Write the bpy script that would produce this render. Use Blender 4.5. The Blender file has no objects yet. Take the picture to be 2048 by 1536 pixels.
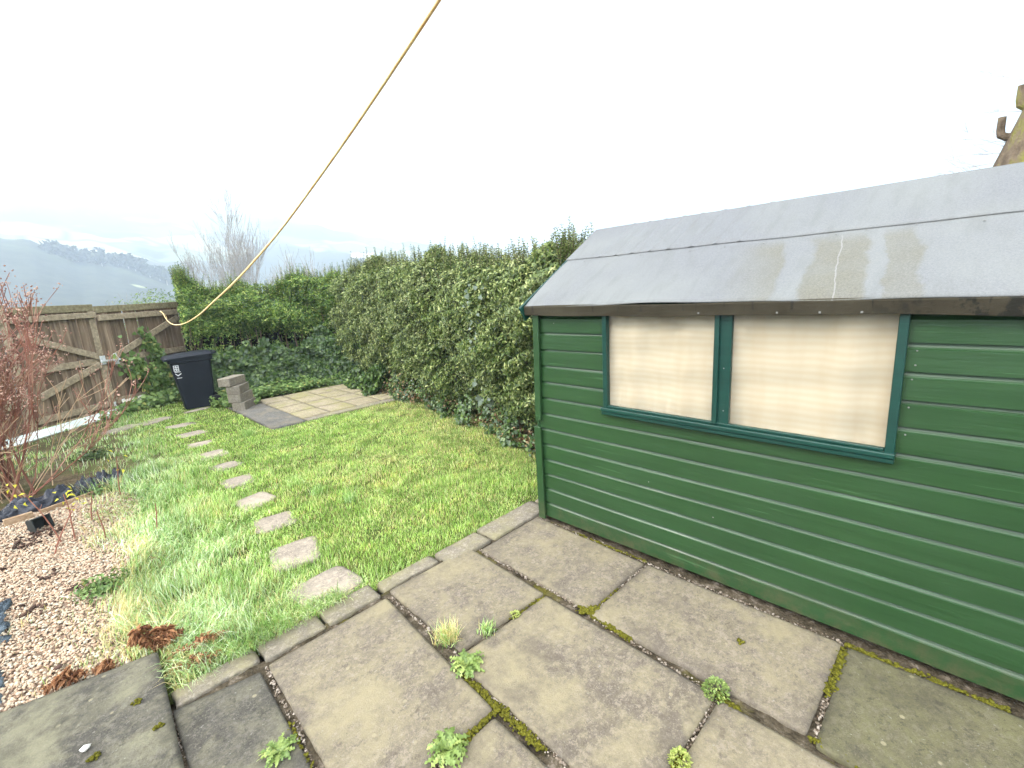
import bpy, math, random
import numpy as np
from mathutils import Vector, Matrix
random.seed(7)
rng = np.random.default_rng(11)
R_ = math.radians
scene = bpy.context.scene
COL = scene.collection

# ------------------------------------------------------------------ camera
CAM = Vector((0, 0, 1.75))
F_PX = 910.0
cam_d = bpy.data.cameras.new('camera')
cam = bpy.data.objects.new('camera', cam_d)
COL.objects.link(cam)
cam.matrix_world = Matrix(((0.69754, 0.18088, -0.69334, CAM.x), (-0.71442, 0.10119, -0.69236, CAM.y),
                           (-0.05508, 0.97828, 0.19981, CAM.z), (0, 0, 0, 1)))
cam_d.sensor_width = 36.0
cam_d.lens = 36.0 * F_PX / 2048.0
cam_d.clip_start = 0.05
cam_d.clip_end = 9000
scene.camera = cam

# ------------------------------------------------------------------ light: bright thin overcast
SUN_EL, SUN_AZ = 40.0, -58.0           # azimuth from +Y towards +X
w = bpy.data.worlds.new('World'); scene.world = w; w.use_nodes = True
nt = w.node_tree; nt.nodes.clear()
N = nt.nodes.new; Lk = nt.links.new
out = N('ShaderNodeOutputWorld'); bg = N('ShaderNodeBackground'); bg.inputs[1].default_value = 0.1
sky = N('ShaderNodeTexSky'); sky.sky_type = 'NISHITA'; sky.sun_disc = False
sky.sun_elevation = R_(SUN_EL); sky.sun_rotation = R_(SUN_AZ); sky.dust_density = 3
tc = N('ShaderNodeTexCoord'); sep = N('ShaderNodeSeparateXYZ'); Lk(tc.outputs['Generated'], sep.inputs[0])
# cloud brightness grows towards the hidden sun and the zenith
dt = N('ShaderNodeVectorMath'); dt.operation = 'DOT_PRODUCT'; Lk(tc.outputs['Generated'], dt.inputs[0]); dt.inputs[1].default_value = (-0.85, -0.40, 0.34)
ele = N('ShaderNodeValToRGB'); er = ele.color_ramp.elements
er[0].position = 0.08; er[0].color = (3.0 / 40,) * 3 + (1,); er[1].position = 1.0; er[1].color = (1, 1, 1, 1)
for ps_, vl in ((0.20, 4.1), (0.36, 4.3), (0.47, 4.8), (0.58, 15.0), (0.78, 34.0)):
    q = er.new(ps_); q.color = (vl / 40,) * 3 + (1,)
hf = N('ShaderNodeMath'); hf.operation = 'MULTIPLY_ADD'; hf.inputs[1].default_value = 0.5; hf.inputs[2].default_value = 0.5; Lk(dt.outputs['Value'], hf.inputs[0]); Lk(hf.outputs[0], ele.inputs[0])
el2 = N('ShaderNodeMath'); el2.operation = 'MULTIPLY'; el2.inputs[1].default_value = 40.0; Lk(ele.outputs[0], el2.inputs[0])
mp = N('ShaderNodeMapping'); mp.inputs['Scale'].default_value = (1, 1, 2.2); Lk(tc.outputs['Generated'], mp.inputs[0])
nz = N('ShaderNodeTexNoise'); nz.inputs['Scale'].default_value = 1.3; nz.inputs['Detail'].default_value = 5
nz.inputs['Distortion'].default_value = 0.6; Lk(mp.outputs[0], nz.inputs['Vector'])
cr = N('ShaderNodeValToRGB'); cr.color_ramp.elements[0].position = 0.32; cr.color_ramp.elements[1].position = 0.62
cr.color_ramp.elements[0].color = (0.83, 0.89, 0.97, 1); cr.color_ramp.elements[1].color = (1.12, 1.10, 1.08, 1)
Lk(nz.outputs['Fac'], cr.inputs[0])
vm = N('ShaderNodeVectorMath'); vm.operation = 'SCALE'; Lk(cr.outputs[0], vm.inputs[0]); Lk(el2.outputs[0], vm.inputs['Scale'])
mx = N('ShaderNodeMixRGB'); mx.inputs[0].default_value = 0.88
Lk(sky.outputs[0], mx.inputs[1]); Lk(vm.outputs[0], mx.inputs[2]); Lk(mx.outputs[0], bg.inputs[0]); Lk(bg.outputs[0], out.inputs[0])

sd = bpy.data.lights.new('sun', 'SUN'); sd.energy = 1.5; sd.angle = R_(16); sd.color = (1.0, 0.95, 0.86)
so = bpy.data.objects.new('sun', sd); COL.objects.link(so)
dv = Vector((math.sin(R_(SUN_AZ)) * math.cos(R_(SUN_EL)), math.cos(R_(SUN_AZ)) * math.cos(R_(SUN_EL)), math.sin(R_(SUN_EL))))
so.rotation_euler = dv.to_track_quat('Z', 'Y').to_euler()
scene.view_settings.view_transform = 'Standard'
scene.view_settings.look = 'None'
scene.view_settings.exposure = 1.32
scene.view_settings.gamma = 1.0
scene.view_settings.use_curve_mapping = False
scene.cycles.volume_bounces = 6
scene.cycles.max_bounces = 12

# ------------------------------------------------------------------ node helpers
class Mat:
    def __init__(s, name, rough=0.8, spec=0.3):
        s.m = bpy.data.materials.new(name); s.m.use_nodes = True; s.t = s.m.node_tree
        s.p = s.t.nodes['Principled BSDF']; s.out = s.t.nodes['Material Output']
        s.p.inputs['Roughness'].default_value = rough; s.p.inputs['Specular IOR Level'].default_value = spec
        s._c = None
    def n(s, k, **kw):
        x = s.t.nodes.new(k)
        for a, b in kw.items(): setattr(x, a, b)
        return x
    def l(s, a, b): s.t.links.new(a, b)
    def co(s, scale=(1, 1, 1), rot=(0, 0, 0), loc=(0, 0, 0), rand=False, obj=True):
        c = s.n('ShaderNodeTexCoord'); m = s.n('ShaderNodeMapping')
        m.inputs['Scale'].default_value = scale; m.inputs['Rotation'].default_value = rot; m.inputs['Location'].default_value = loc
        s.l(c.outputs['Object'], m.inputs[0])
        if rand:
            oi = s.n('ShaderNodeObjectInfo'); mu = s.n('ShaderNodeMath', operation='MULTIPLY'); mu.inputs[1].default_value = 37.0
            s.l(oi.outputs['Random'], mu.inputs[0]); s.l(mu.outputs[0], m.inputs['Location'])
        return m.outputs[0]
    def noise(s, scale, detail=4, rough=0.55, co=None, dist=0.0):
        x = s.n('ShaderNodeTexNoise'); x.inputs['Scale'].default_value = scale; x.inputs['Detail'].default_value = detail
        x.inputs['Roughness'].default_value = rough; x.inputs['Distortion'].default_value = dist
        s.l(co if co is not None else s.co(), x.inputs['Vector']); return x.outputs['Fac']
    def vor(s, scale, co=None, feat='F1', o='Distance'):
        x = s.n('ShaderNodeTexVoronoi'); x.inputs['Scale'].default_value = scale; x.feature = feat
        s.l(co if co is not None else s.co(), x.inputs['Vector']); return x.outputs[o]
    def ramp(s, f, stops):
        x = s.n('ShaderNodeValToRGB'); e = x.color_ramp.elements
        while len(e) < len(stops): e.new(0.5)
        for q, (pos, c) in zip(e, stops):
            q.position = pos; q.color = (*c, 1) if isinstance(c, tuple) else (c, c, c, 1)
        s.l(f, x.inputs[0]); return x.outputs[0]
    def mix(s, f, a, b, mode='MIX'):
        x = s.n('ShaderNodeMixRGB', blend_type=mode)
        for i, v in ((0, f), (1, a), (2, b)):
            if isinstance(v, (int, float)): x.inputs[i].default_value = v if i == 0 else (v, v, v, 1)
            elif isinstance(v, tuple): x.inputs[i].default_value = (*v, 1)
            else: s.l(v, x.inputs[i])
        return x.outputs[0]
    def mul(s, a, b, op='MULTIPLY'):
        x = s.n('ShaderNodeMath', operation=op)
        for i, v in ((0, a), (1, b)):
            if isinstance(v, (int, float)): x.inputs[i].default_value = v
            else: s.l(v, x.inputs[i])
        return x.outputs[0]
    def col(s, c):
        if isinstance(c, tuple): s.p.inputs['Base Color'].default_value = (*c, 1)
        else: s.l(c, s.p.inputs['Base Color'])
        s._c = c; return s
    def rgh(s, f): s.l(f, s.p.inputs['Roughness']); return s
    def bump(s, h, strength=0.5, dist=0.01):
        b = s.n('ShaderNodeBump'); b.inputs['Strength'].default_value = strength; b.inputs['Distance'].default_value = dist
        s.l(h, b.inputs['Height']); s.l(b.outputs[0], s.p.inputs['Normal']); return s
    def island(s):
        g = s.n('ShaderNodeNewGeometry'); return g.outputs['Random Per Island']
    def attr(s, name):
        a = s.n('ShaderNodeAttribute'); a.attribute_name = name; return a.outputs['Fac']
    def translucent(s, fac, tint=(1, 1, 1)):
        tr = s.n('ShaderNodeBsdfTranslucent'); ms = s.n('ShaderNodeMixShader'); ms.inputs[0].default_value = fac
        if isinstance(s._c, tuple): tr.inputs[0].default_value = (*s._c, 1)
        else: s.l(s._c, tr.inputs[0])
        s.l(s.p.outputs[0], ms.inputs[1]); s.l(tr.outputs[0], ms.inputs[2]); s.l(ms.outputs[0], s.out.inputs[0]); return s

# ------------------------------------------------------------------ mesh helpers
def tag(o, label=None, cat=None, group=None, kind=None):
    if label: o['label'] = label
    if cat: o['category'] = cat
    if group: o['group'] = group
    if kind: o['kind'] = kind
    return o
def empty(name, loc=(0, 0, 0), rz=0.0):
    o = bpy.data.objects.new(name, None); COL.objects.link(o); o.location = loc; o.rotation_euler = (0, 0, rz)
    o.empty_display_size = 0.1; return o
def npmesh(name, V, Fs, mat, parent=None, smooth=False, attrs=None):
    """V (n,3); Fs list of arrays (m,k) of faces."""
    V = np.asarray(V, np.float32); me = bpy.data.meshes.new(name)
    me.vertices.add(len(V)); me.vertices.foreach_set('co', V.ravel())
    idx = np.concatenate([np.asarray(f, np.int32).ravel() for f in Fs]); tot = np.concatenate([np.full(len(f), np.asarray(f).shape[1], np.int32) for f in Fs])
    st = np.concatenate([[0], np.cumsum(tot)[:-1]]).astype(np.int32)
    me.loops.add(len(idx)); me.loops.foreach_set('vertex_index', idx)
    me.polygons.add(len(tot)); me.polygons.foreach_set('loop_start', st); me.polygons.foreach_set('loop_total', tot)
    if smooth: me.polygons.foreach_set('use_smooth', np.ones(len(tot), bool))
    for k, a in (attrs or {}).items():
        at = me.attributes.new(k, 'FLOAT', 'POINT'); at.data.foreach_set('value', np.asarray(a, np.float32))
    me.update(calc_edges=True); me.validate()
    if mat: me.materials.append(mat.m)
    o = bpy.data.objects.new(name, me); COL.objects.link(o)
    if parent: o.parent = parent
    return o
class MB:
    def __init__(s): s.v = []; s.f = []
    def add(s, vs, fs):
        b = len(s.v); s.v += [tuple(v) for v in vs]; s.f += [tuple(i + b for i in f) for f in fs]; return s
    def box(s, lo, hi, bev=0.0, M=None):
        x0, y0, z0 = lo; x1, y1, z1 = hi; b = min(bev, (x1 - x0) / 2.2, (y1 - y0) / 2.2, (z1 - z0) / 2.2)
        if b <= 0:
            vs = [(x, y, z) for z in (z0, z1) for (x, y) in ((x0, y0), (x1, y0), (x1, y1), (x0, y1))]
            fs = [(3, 2, 1, 0), (4, 5, 6, 7), (0, 1, 5, 4), (1, 2, 6, 5), (2, 3, 7, 6), (3, 0, 4, 7)]
        else:
            vs = []; fs = []; c = (x0 + x1) / 2, (y0 + y1) / 2, (z0 + z1) / 2; h = (x1 - x0) / 2, (y1 - y0) / 2, (z1 - z0) / 2
            key = {}
            for sx in (-1, 1):
                for sy in (-1, 1):
                    for sz in (-1, 1):
                        for a in range(3):
                            p = [c[i] + (sx, sy, sz)[i] * (h[i] - (b if i != a else 0)) for i in range(3)]
                            key[(sx, sy, sz, a)] = len(vs); vs.append(tuple(p))
            for a in range(3):
                o = [i for i in range(3) if i != a]
                for sg in (-1, 1):
                    q = []
                    for (u_, v_) in ((-1, -1), (1, -1), (1, 1), (-1, 1)):
                        t = [0, 0, 0]; t[a] = sg; t[o[0]] = u_; t[o[1]] = v_; q.append(key[(*t, a)])
                    if (sg == 1) == (a == 1): q = q[::-1]
                    fs.append(tuple(q))
            for a in range(3):      # edge bevels along axis a
                o = [i for i in range(3) if i != a]
                for su in (-1, 1):
                    for sv in (-1, 1):
                        def k(sa, fa):
                            t = [0, 0, 0]; t[a] = sa; t[o[0]] = su; t[o[1]] = sv; return key[(*t, fa)]
                        fs.append((k(-1, o[0]), k(1, o[0]), k(1, o[1]), k(-1, o[1])))
            for sx in (-1, 1):
                for sy in (-1, 1):
                    for sz in (-1, 1): fs.append((key[(sx, sy, sz, 0)], key[(sx, sy, sz, 1)], key[(sx, sy, sz, 2)]))
        if M is not None: vs = [tuple(M @ Vector(v)) for v in vs]
        return s.add(vs, fs)
    def bar(s, a, b, w_, t_, n=(0, 0, 1), bev=0.0):
        """box from a to b, width w_ perpendicular to n, thickness t_ along n"""
        a = Vector(a); b = Vector(b); d = (b - a); L = d.length; d.normalize(); n = Vector(n); n = (n - d * n.dot(d)).normalized(); q = n.cross(d)
        M = Matrix(((d.x, q.x, n.x, a.x), (d.y, q.y, n.y, a.y), (d.z, q.z, n.z, a.z), (0, 0, 0, 1)))
        return s.box((0, -w_ / 2, -t_ / 2), (L, w_ / 2, t_ / 2), bev, M)
    def tube(s, pts, rads, k=6, cap=True):
        pts = [Vector(p) for p in pts]
        if not hasattr(rads, '__len__'): rads = [rads] * len(pts)
        b = len(s.v); up = None
        for i, p in enumerate(pts):
            t = (pts[min(i + 1, len(pts) - 1)] - pts[max(i - 1, 0)]).normalized()
            if up is None: up = Vector((0, 0, 1)) if abs(t.z) < 0.9 else Vector((1, 0, 0))
            x = t.cross(up).normalized(); y = x.cross(t); up = y
            for j in range(k):
                a = 2 * math.pi * j / k; s.v.append(tuple(p + (x * math.cos(a) + y * math.sin(a)) * rads[i]))
        for i in range(len(pts) - 1):
            for j in range(k):
                s.f.append((b + i * k + j, b + i * k + (j + 1) % k, b + (i + 1) * k + (j + 1) % k, b + (i + 1) * k + j))
        if cap:
            s.f.append(tuple(b + j for j in range(k))[::-1]); s.f.append(tuple(b + (len(pts) - 1) * k + j for j in range(k)))
        return s
    def build(s, name, mat, parent=None, smooth=False):
        me = bpy.data.meshes.new(name); me.from_pydata(s.v, [], s.f)
        if smooth: me.polygons.foreach_set('use_smooth', [True] * len(me.polygons))
        me.update()
        import bmesh
        bm = bmesh.new(); bm.from_mesh(me); bmesh.ops.recalc_face_normals(bm, faces=bm.faces); bm.to_mesh(me); bm.free()
        me.materials.append(mat.m)
        o = bpy.data.objects.new(name, me); COL.objects.link(o)
        if parent: o.parent = parent
        return o
_ws = [(rng.normal(size=3), rng.uniform(0, 6.28)) for _ in range(24)]
def wav(P, f, k=0):
    """cheap smooth noise in about -1..1 at frequency f (cycles about 1/m)"""
    P = np.asarray(P, float); r = np.zeros(len(P))
    for i in range(6):
        d, ph = _ws[(k * 5 + i) % 24]; r += np.sin(P @ (d * f * 4.0 * (1 + 0.35 * i)) + ph + k) / (1 + 0.25 * i)
    return r / 2.6
def unit(a): return a / np.maximum(np.linalg.norm(a, axis=1, keepdims=True), 1e-9)
def leaves(P, axis, nrm, L, Wd, fold=0.25, curl=0.15):
    """diamond leaves folded on the midrib, 2 tris each"""
    n = len(P); L = np.broadcast_to(L, n)[:, None]; Wd = np.broadcast_to(Wd, n)[:, None]
    axis = unit(axis); side = unit(np.cross(axis, nrm)); nn = np.cross(side, axis)
    b = P; t = P + axis * L - nn * L * curl; m = P + axis * L * 0.45
    l = m + side * Wd / 2 + nn * Wd * fold; r = m - side * Wd / 2 + nn * Wd * fold
    V = np.stack([b, r, t, l], 1).reshape(-1, 3); i = np.arange(n)[:, None] * 4
    return V, np.concatenate([i + [0, 1, 2], i + [0, 2, 3]], 0)
def round_leaves(P, axis, nrm, L, Wd, fold=0.12):
    """broad five-cornered (ivy-like) leaves"""
    n = len(P); L = np.broadcast_to(L, n)[:, None]; Wd = np.broadcast_to(Wd, n)[:, None]
    axis = unit(axis); side = unit(np.cross(axis, nrm)); nn = np.cross(side, axis)
    pts = [(0, 0, 0), (0.05, -0.5, 1), (0.55, -0.42, 1), (1.0, 0, 0), (0.55, 0.42, 1), (0.05, 0.5, 1)]
    V = np.stack([P + axis * L * a + side * Wd * b + nn * Wd * fold * c for a, b, c in pts], 1).reshape(-1, 3)
    i = np.arange(n)[:, None] * 6
    return V, np.concatenate([i + [0, 1, 2, 3], i + [0, 3, 4, 5]], 0)
def blades(P, H, Wd, az, bend, seg=3, root_tilt=0.15):
    """curved tapering grass blades"""
    n = len(P); d = np.stack([np.cos(az), np.sin(az), np.zeros(n)], 1); sd_ = np.stack([-np.sin(az), np.cos(az), np.zeros(n)], 1)
    tw = rng.uniform(-1, 1, n)[:, None]; sd_ = unit(sd_ + d * tw)
    rows = []; p = P.copy(); a = np.full(n, root_tilt) * rng.uniform(0, 2, n)
    for k in range(seg + 1):
        t = k / seg; wv = (Wd * (1 - t ** 1.6))[:, None] / 2
        if k < seg: rows += [p - sd_ * wv, p + sd_ * wv]
        else: rows += [p]
        st = (H / seg)[:, None]; p = p + (d * np.sin(a)[:, None] + np.array([0, 0, 1.]) * np.cos(a)[:, None]) * st; a = a + bend / seg * (1.4 if k > 0 else 1.0)
        p[:, 2] = np.maximum(p[:, 2], P[:, 2] + 0.004)
    nv = 2 * seg + 1; V = np.stack(rows, 1).reshape(-1, 3); i = np.arange(n)[:, None] * nv
    Q = [i + [2 * k, 2 * k + 1, 2 * k + 3, 2 * k + 2] for k in range(seg - 1)]; T = i + [2 * seg - 2, 2 * seg - 1, 2 * seg]
    return V, ([np.concatenate(Q, 0)] if Q else []) + [T]
def merge(parts):
    Vs = []; Fs = {}; b = 0
    for V, F in parts:
        Fl = F if isinstance(F, list) else [F]
        for f in Fl: Fs.setdefault(f.shape[1], []).append(f + b)
        Vs.append(V); b += len(V)
    return np.concatenate(Vs), [np.concatenate(f) for f in Fs.values()]
def inpoly(P, poly):
    x, y = P[:, 0], P[:, 1]; r = np.zeros(len(P), bool); n = len(poly)
    for i in range(n):
        x0, y0 = poly[i]; x1, y1 = poly[(i + 1) % n]
        c = ((y0 > y) != (y1 > y)) & (x < (x1 - x0) * (y - y0) / ((y1 - y0) or 1e-9) + x0); r ^= c
    return r
def scatter(x0, x1, y0, y1, dens):
    n = int((x1 - x0) * (y1 - y0) * dens); return np.stack([rng.uniform(x0, x1, n), rng.uniform(y0, y1, n), np.zeros(n)], 1)

# ================================================================== GROUND, HILLS
TH = [-180, -60, -20, -0.7, 2.3, 5.1, 10.3, 14.3, 20.2, 27.3, 36.2, 44.5, 52.3, 70, 120, 180]
FE = [3, 5, 8.8, 9.7, 9.8, 9.35, 9.55, 9.15, 8.8, 7.5, 5.9, 4.9, 3.6, 2.5, 2, 3]
NTH = [-180, -60, -20, -1.2, 0.5, 3.0, 4.7, 7.1, 8.9, 14, 20, 25.9, 31.4, 38, 60, 180]
NE = [2, 6, 7.2, 6.6, 6.4, 5.1, 4.9, 4.3, 3.4, 2.3, 2.6, 3.6, 3.6, 2.4, 1.0, 2]
def terrain_z(th, r):
    fe = np.interp(th, TH, FE) + 0.12 * np.sin(th * 1.9); ne = np.interp(th, NTH, NE) + 0.08 * np.sin(th * 3.1 + 1)
    zn = 1.75 + 430 * np.tan(np.radians(ne)); zf = 1.75 + 950 * np.tan(np.radians(fe))
    rr = [0, 13.5, 20, 60, 200, 430, 500, 600, 950, 1200, 3500]
    z = np.zeros_like(r)
    for i in range(len(r)):
        z[i] = np.interp(r[i], rr, [-0.08, -0.08, -0.6, -6, -24, zn[i], zn[i] - 3, zn[i] * .75 + zf[i] * 0.2, zf[i], zf[i] - 20, zf[i] - 90])
    return z
rs = np.concatenate([[0.01, 4, 8, 13.5, 17, 25, 40, 60, 90, 130, 170], np.linspace(200, 700, 44), np.linspace(715, 1300, 46), [1500]])
ths = np.concatenate([np.arange(-180, -22, 4.0), np.arange(-22, 62, 0.5), np.arange(62, 180, 4.0)])
TT, RR = np.meshgrid(ths, rs); tf = TT.ravel(); rf = RR.ravel()
zz = terrain_z(tf, rf); X = rf * np.sin(np.radians(tf)); Y = rf * np.cos(np.radians(tf))
P = np.stack([X, Y, zz * 0], 1); zz = zz + np.clip((rf - 100) / 300, 0, 1) * (wav(P, 0.004) * 5 + wav(P, 0.012, 2) * 2.0)
nT = len(ths); nR = len(rs); I = np.arange(nR - 1)[:, None] * nT; J = np.arange(nT)[None, :]; J2 = (J + 1) % nT
Fq = np.stack([I + J, I + J2, I + nT + J2, I + nT + J], 2).reshape(-1, 4)[:, ::-1]
m = Mat('hill ground', 0.95, 0.1)
c1 = m.co()
cell = m.vor(0.011, c1, 'F1', 'Color'); sepc = m.n('ShaderNodeSeparateColor'); m.l(cell, sepc.inputs[0])
fld = m.ramp(sepc.outputs[0], [(0.0, (0.07, 0.10, 0.04)), (0.45, (0.15, 0.17, 0.08)), (0.75, (0.24, 0.23, 0.14)), (1.0, (0.10, 0.13, 0.05))])
edge = m.vor(0.011, c1, 'DISTANCE_TO_EDGE'); edge = m.ramp(edge, [(0.0, 0.0), (0.05, 1.0)])
fld = m.mix(edge, (0.035, 0.045, 0.03), fld)
wood = m.ramp(m.noise(0.006, 4, 0.6, m.co(loc=(40, 10, 0))), [(0.50, 0.0), (0.53, 1.0)])
woodc = m.ramp(m.noise(0.12, 3, 0.7), [(0.3, (0.02, 0.028, 0.018)), (0.7, (0.055, 0.06, 0.04))])
c = m.mix(wood, fld, woodc)
# near the garden: bare soil
geo = m.n('ShaderNodeNewGeometry'); ln = m.n('ShaderNodeVectorMath', operation='LENGTH'); m.l(geo.outputs['Position'], ln.inputs[0])
mr = m.n('ShaderNodeMapRange'); mr.inputs[1].default_value = 15; mr.inputs[2].default_value = 30; m.l(ln.outputs['Value'], mr.inputs[0])
mn = m.n('ShaderNodeMapRange'); mn.inputs[1].default_value = 380; mn.inputs[2].default_value = 440; m.l(ln.outputs['Value'], mn.inputs[0])
c = m.mix(mn.outputs[0], m.mix(m.ramp(m.noise(0.02, 3), [(0.66, 0.0), (0.69, 1.0)]), woodc, (0.30, 0.33, 0.16)), c)
soil = m.ramp(m.noise(6, 6, 0.7), [(0.3, (0.05, 0.038, 0.022)), (0.7, (0.12, 0.095, 0.06))])
m.col(m.mix(mr.outputs[0], soil, c))
tag(npmesh('ground', np.stack([X, Y, zz], 1), [Fq], m, smooth=True), kind='structure')
terr_pts = lambda th, r: (r * math.sin(R_(th)), r * math.cos(R_(th)), float(terrain_z(np.array([th]), np.array([float(r)]))[0]))

# haze ------------------------------------------------------------------
hz = bpy.data.materials.new('haze'); hz.use_nodes = True; t = hz.node_tree; t.nodes.clear()
o_ = t.nodes.new('ShaderNodeOutputMaterial'); v_ = t.nodes.new('ShaderNodeVolumePrincipled')
v_.inputs['Color'].default_value = (0.63, 0.735, 0.85, 1); v_.inputs['Density'].default_value = 0.0015; v_.inputs['Anisotropy'].default_value = 0.2
t.links.new(v_.outputs[0], o_.inputs['Volume'])
class _H: m = hz
HAZE = MB().box((-1550, -1550, -60), (1550, 1550, 205)).build('haze', _H); tag(HAZE, kind='stuff')

# lawn, gravel --------------------------------------------------------------
PAD = (2.05, 6.95, 4.4, 9.6)
def sheet(name, x0, x1, y0, y1, step, zf, mat, keep=None):
    xs = np.arange(x0, x1 + 1e-6, step); ys = np.arange(y0, y1 + 1e-6, step); XX, YY = np.meshgrid(xs, ys)
    P = np.stack([XX.ravel(), YY.ravel(), np.zeros(XX.size)], 1); P[:, 2] = zf(P)
    a = len(xs); I = np.arange(len(ys) - 1)[:, None] * a; J = np.arange(a - 1)[None, :]
    F = np.stack([I + J, I + J + 1, I + a + J + 1, I + a + J], 2).reshape(-1, 4)
    if keep is not None:
        F = F[keep(P[F].mean(1))]
    return npmesh(name, P, [F], mat, smooth=True)
def lawn_z(P):
    z = -0.035 + 0.012 * wav(P, 0.35) + 0.006 * wav(P, 1.2, 1)
    z = z + 0.02 * np.clip((P[:, 1] - 5) / 4, 0, 1)
    return z
GRAV = [(-3.0, 2.6), (0.0, 2.80), (-0.02, 3.3), (0.06, 3.8), (0.18, 4.4), (0.30, 5.0), (0.34, 5.6), (0.2, 5.95), (-0.6, 6.05), (-3.0, 6.0)]
m = Mat('lawn earth', 0.95, 0.1)
g1 = m.ramp(m.noise(2.2, 5, 0.65), [(0.35, (0.045, 0.051, 0.015)), (0.55, (0.078, 0.102, 0.024)), (0.75, (0.114, 0.12, 0.042))])
g2 = m.ramp(m.noise(60, 4, 0.7), [(0.3, 0.55), (0.7, 1.35)])
sx = m.n('ShaderNodeSeparateXYZ'); m.l(m.n('ShaderNodeTexCoord').outputs['Object'], sx.inputs[0])
ma = m.n('ShaderNodeMapRange'); ma.inputs[1].default_value = 1.0; ma.inputs[2].default_value = 0.2; m.l(sx.outputs[0], ma.inputs[0])
mb_ = m.n('ShaderNodeMapRange'); mb_.inputs[1].default_value = 5.9; mb_.inputs[2].default_value = 6.4; m.l(sx.outputs[1], mb_.inputs[0])
bare = m.mul(m.mul(ma.outputs[0], mb_.outputs[0]), m.ramp(m.noise(2.4, 5, 0.7), [(0.42, 1.0), (0.62, 0.25)]))
g1 = m.mix(bare, g1, m.ramp(m.noise(9, 6, 0.75), [(0.35, (0.05, 0.036, 0.022)), (0.6, (0.16, 0.12, 0.075)), (0.75, (0.27, 0.22, 0.15))]))
m.col(m.mix(1.0, g1, g2, 'MULTIPLY')).bump(m.noise(70, 4), 0.8, 0.02)
tag(sheet('lawn', -3.2, 4.9, 2.45, 11.0, 0.05, lawn_z, m), kind='structure')
m = Mat('gravel bed', 0.95, 0.15)
m.col(m.ramp(m.vor(55, None, 'F1', 'Distance'), [(0.0, (0.2856, 0.2108, 0.1564)), (0.5, (0.1768, 0.1224, 0.0884)), (0.8, (0.0612, 0.0408, 0.0272))])).bump(m.vor(55), 0.7, 0.02)
grav_z = lambda P: -0.022 + 0.012 * wav(P, 0.5, 2)
tag(sheet('gravel', -3.0, 0.36, 2.6, 6.06, 0.04, grav_z, m, lambda c: inpoly(c, GRAV)), kind='structure')

# gravel stones
def ico():
    g = (1 + 5 ** .5) / 2; v = np.array([(-1, g, 0), (1, g, 0), (-1, -g, 0), (1, -g, 0), (0, -1, g), (0, 1, g), (0, -1, -g), (0, 1, -g), (g, 0, -1), (g, 0, 1), (-g, 0, -1), (-g, 0, 1)], float)
    f = np.array([(0, 11, 5), (0, 5, 1), (0, 1, 7), (0, 7, 10), (0, 10, 11), (1, 5, 9), (5, 11, 4), (11, 10, 2), (10, 7, 6), (7, 1, 8), (3, 9, 4), (3, 4, 2), (3, 2, 6), (3, 6, 8), (3, 8, 9), (4, 9, 5), (2, 4, 11), (6, 2, 10), (8, 6, 7), (9, 8, 1)])
    return v / np.linalg.norm(v[0]), f
IV, IF = ico()
def stones(P, size, flat=0.6):
    n = len(P); sc_ = size[:, None, None] * rng.uniform(0.65, 1.2, (n, 1, 3)) * np.array([1, 1, flat])
    V = IV[None] * (1 + rng.normal(0, 0.13, (n, 12, 1))) * sc_
    a = rng.uniform(0, 6.28, n); ca, sa = np.cos(a)[:, None], np.sin(a)[:, None]
    tl = rng.normal(0, 0.35, n)[:, None]
    x = V[:, :, 0] * ca - V[:, :, 1] * sa; y = V[:, :, 0] * sa + V[:, :, 1] * ca; z = V[:, :, 2] + x * tl
    V = np.stack([x, y, z], 2) + P[:, None, :]
    return V.reshape(-1, 3), (np.arange(n)[:, None, None] * 12 + IF[None]).reshape(-1, 3)
m = Mat('gravel stone', 0.85, 0.25)
isl = m.island()
c = m.ramp(isl, [(0.0, (0.1523, 0.09878, 0.06279)), (0.12, (0.3503, 0.2355, 0.1587)), (0.35, (0.457, 0.357, 0.2512)), (0.6, (0.3808, 0.2583, 0.1718)), (0.8, (0.5179, 0.4558, 0.3437)), (0.93, (0.3046, 0.2659, 0.2049)), (1.0, (0.5636, 0.5166, 0.3965))])
m.col(m.mix(1.0, c, m.ramp(m.noise(160, 3), [(0.3, 0.75), (0.7, 1.15)]), 'MULTIPLY'))
P = scatter(-1.9, 0.36, 2.62, 6.05, 6200); P = P[inpoly(P, GRAV)]
near = rng.uniform(0, 1, len(P)) < np.clip(1.35 - (P[:, 0] + 0.1 - 0.08 * wav(P, 1.0)) * 1.9 * (P[:, 0] > -0.3) - 0.25 * (P[:, 1] > 5.2), 0.12, 1); P = P[near]
P[:, 2] = grav_z(P) + rng.uniform(0, 0.012, len(P))
V, Fc = stones(P, rng.uniform(0.005, 0.0125, len(P)))
tag(npmesh('gravel_stones', V, [Fc], m), 'loose pinkish beige gravel stones beside the long grass', 'gravel', kind='stuff')

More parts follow.
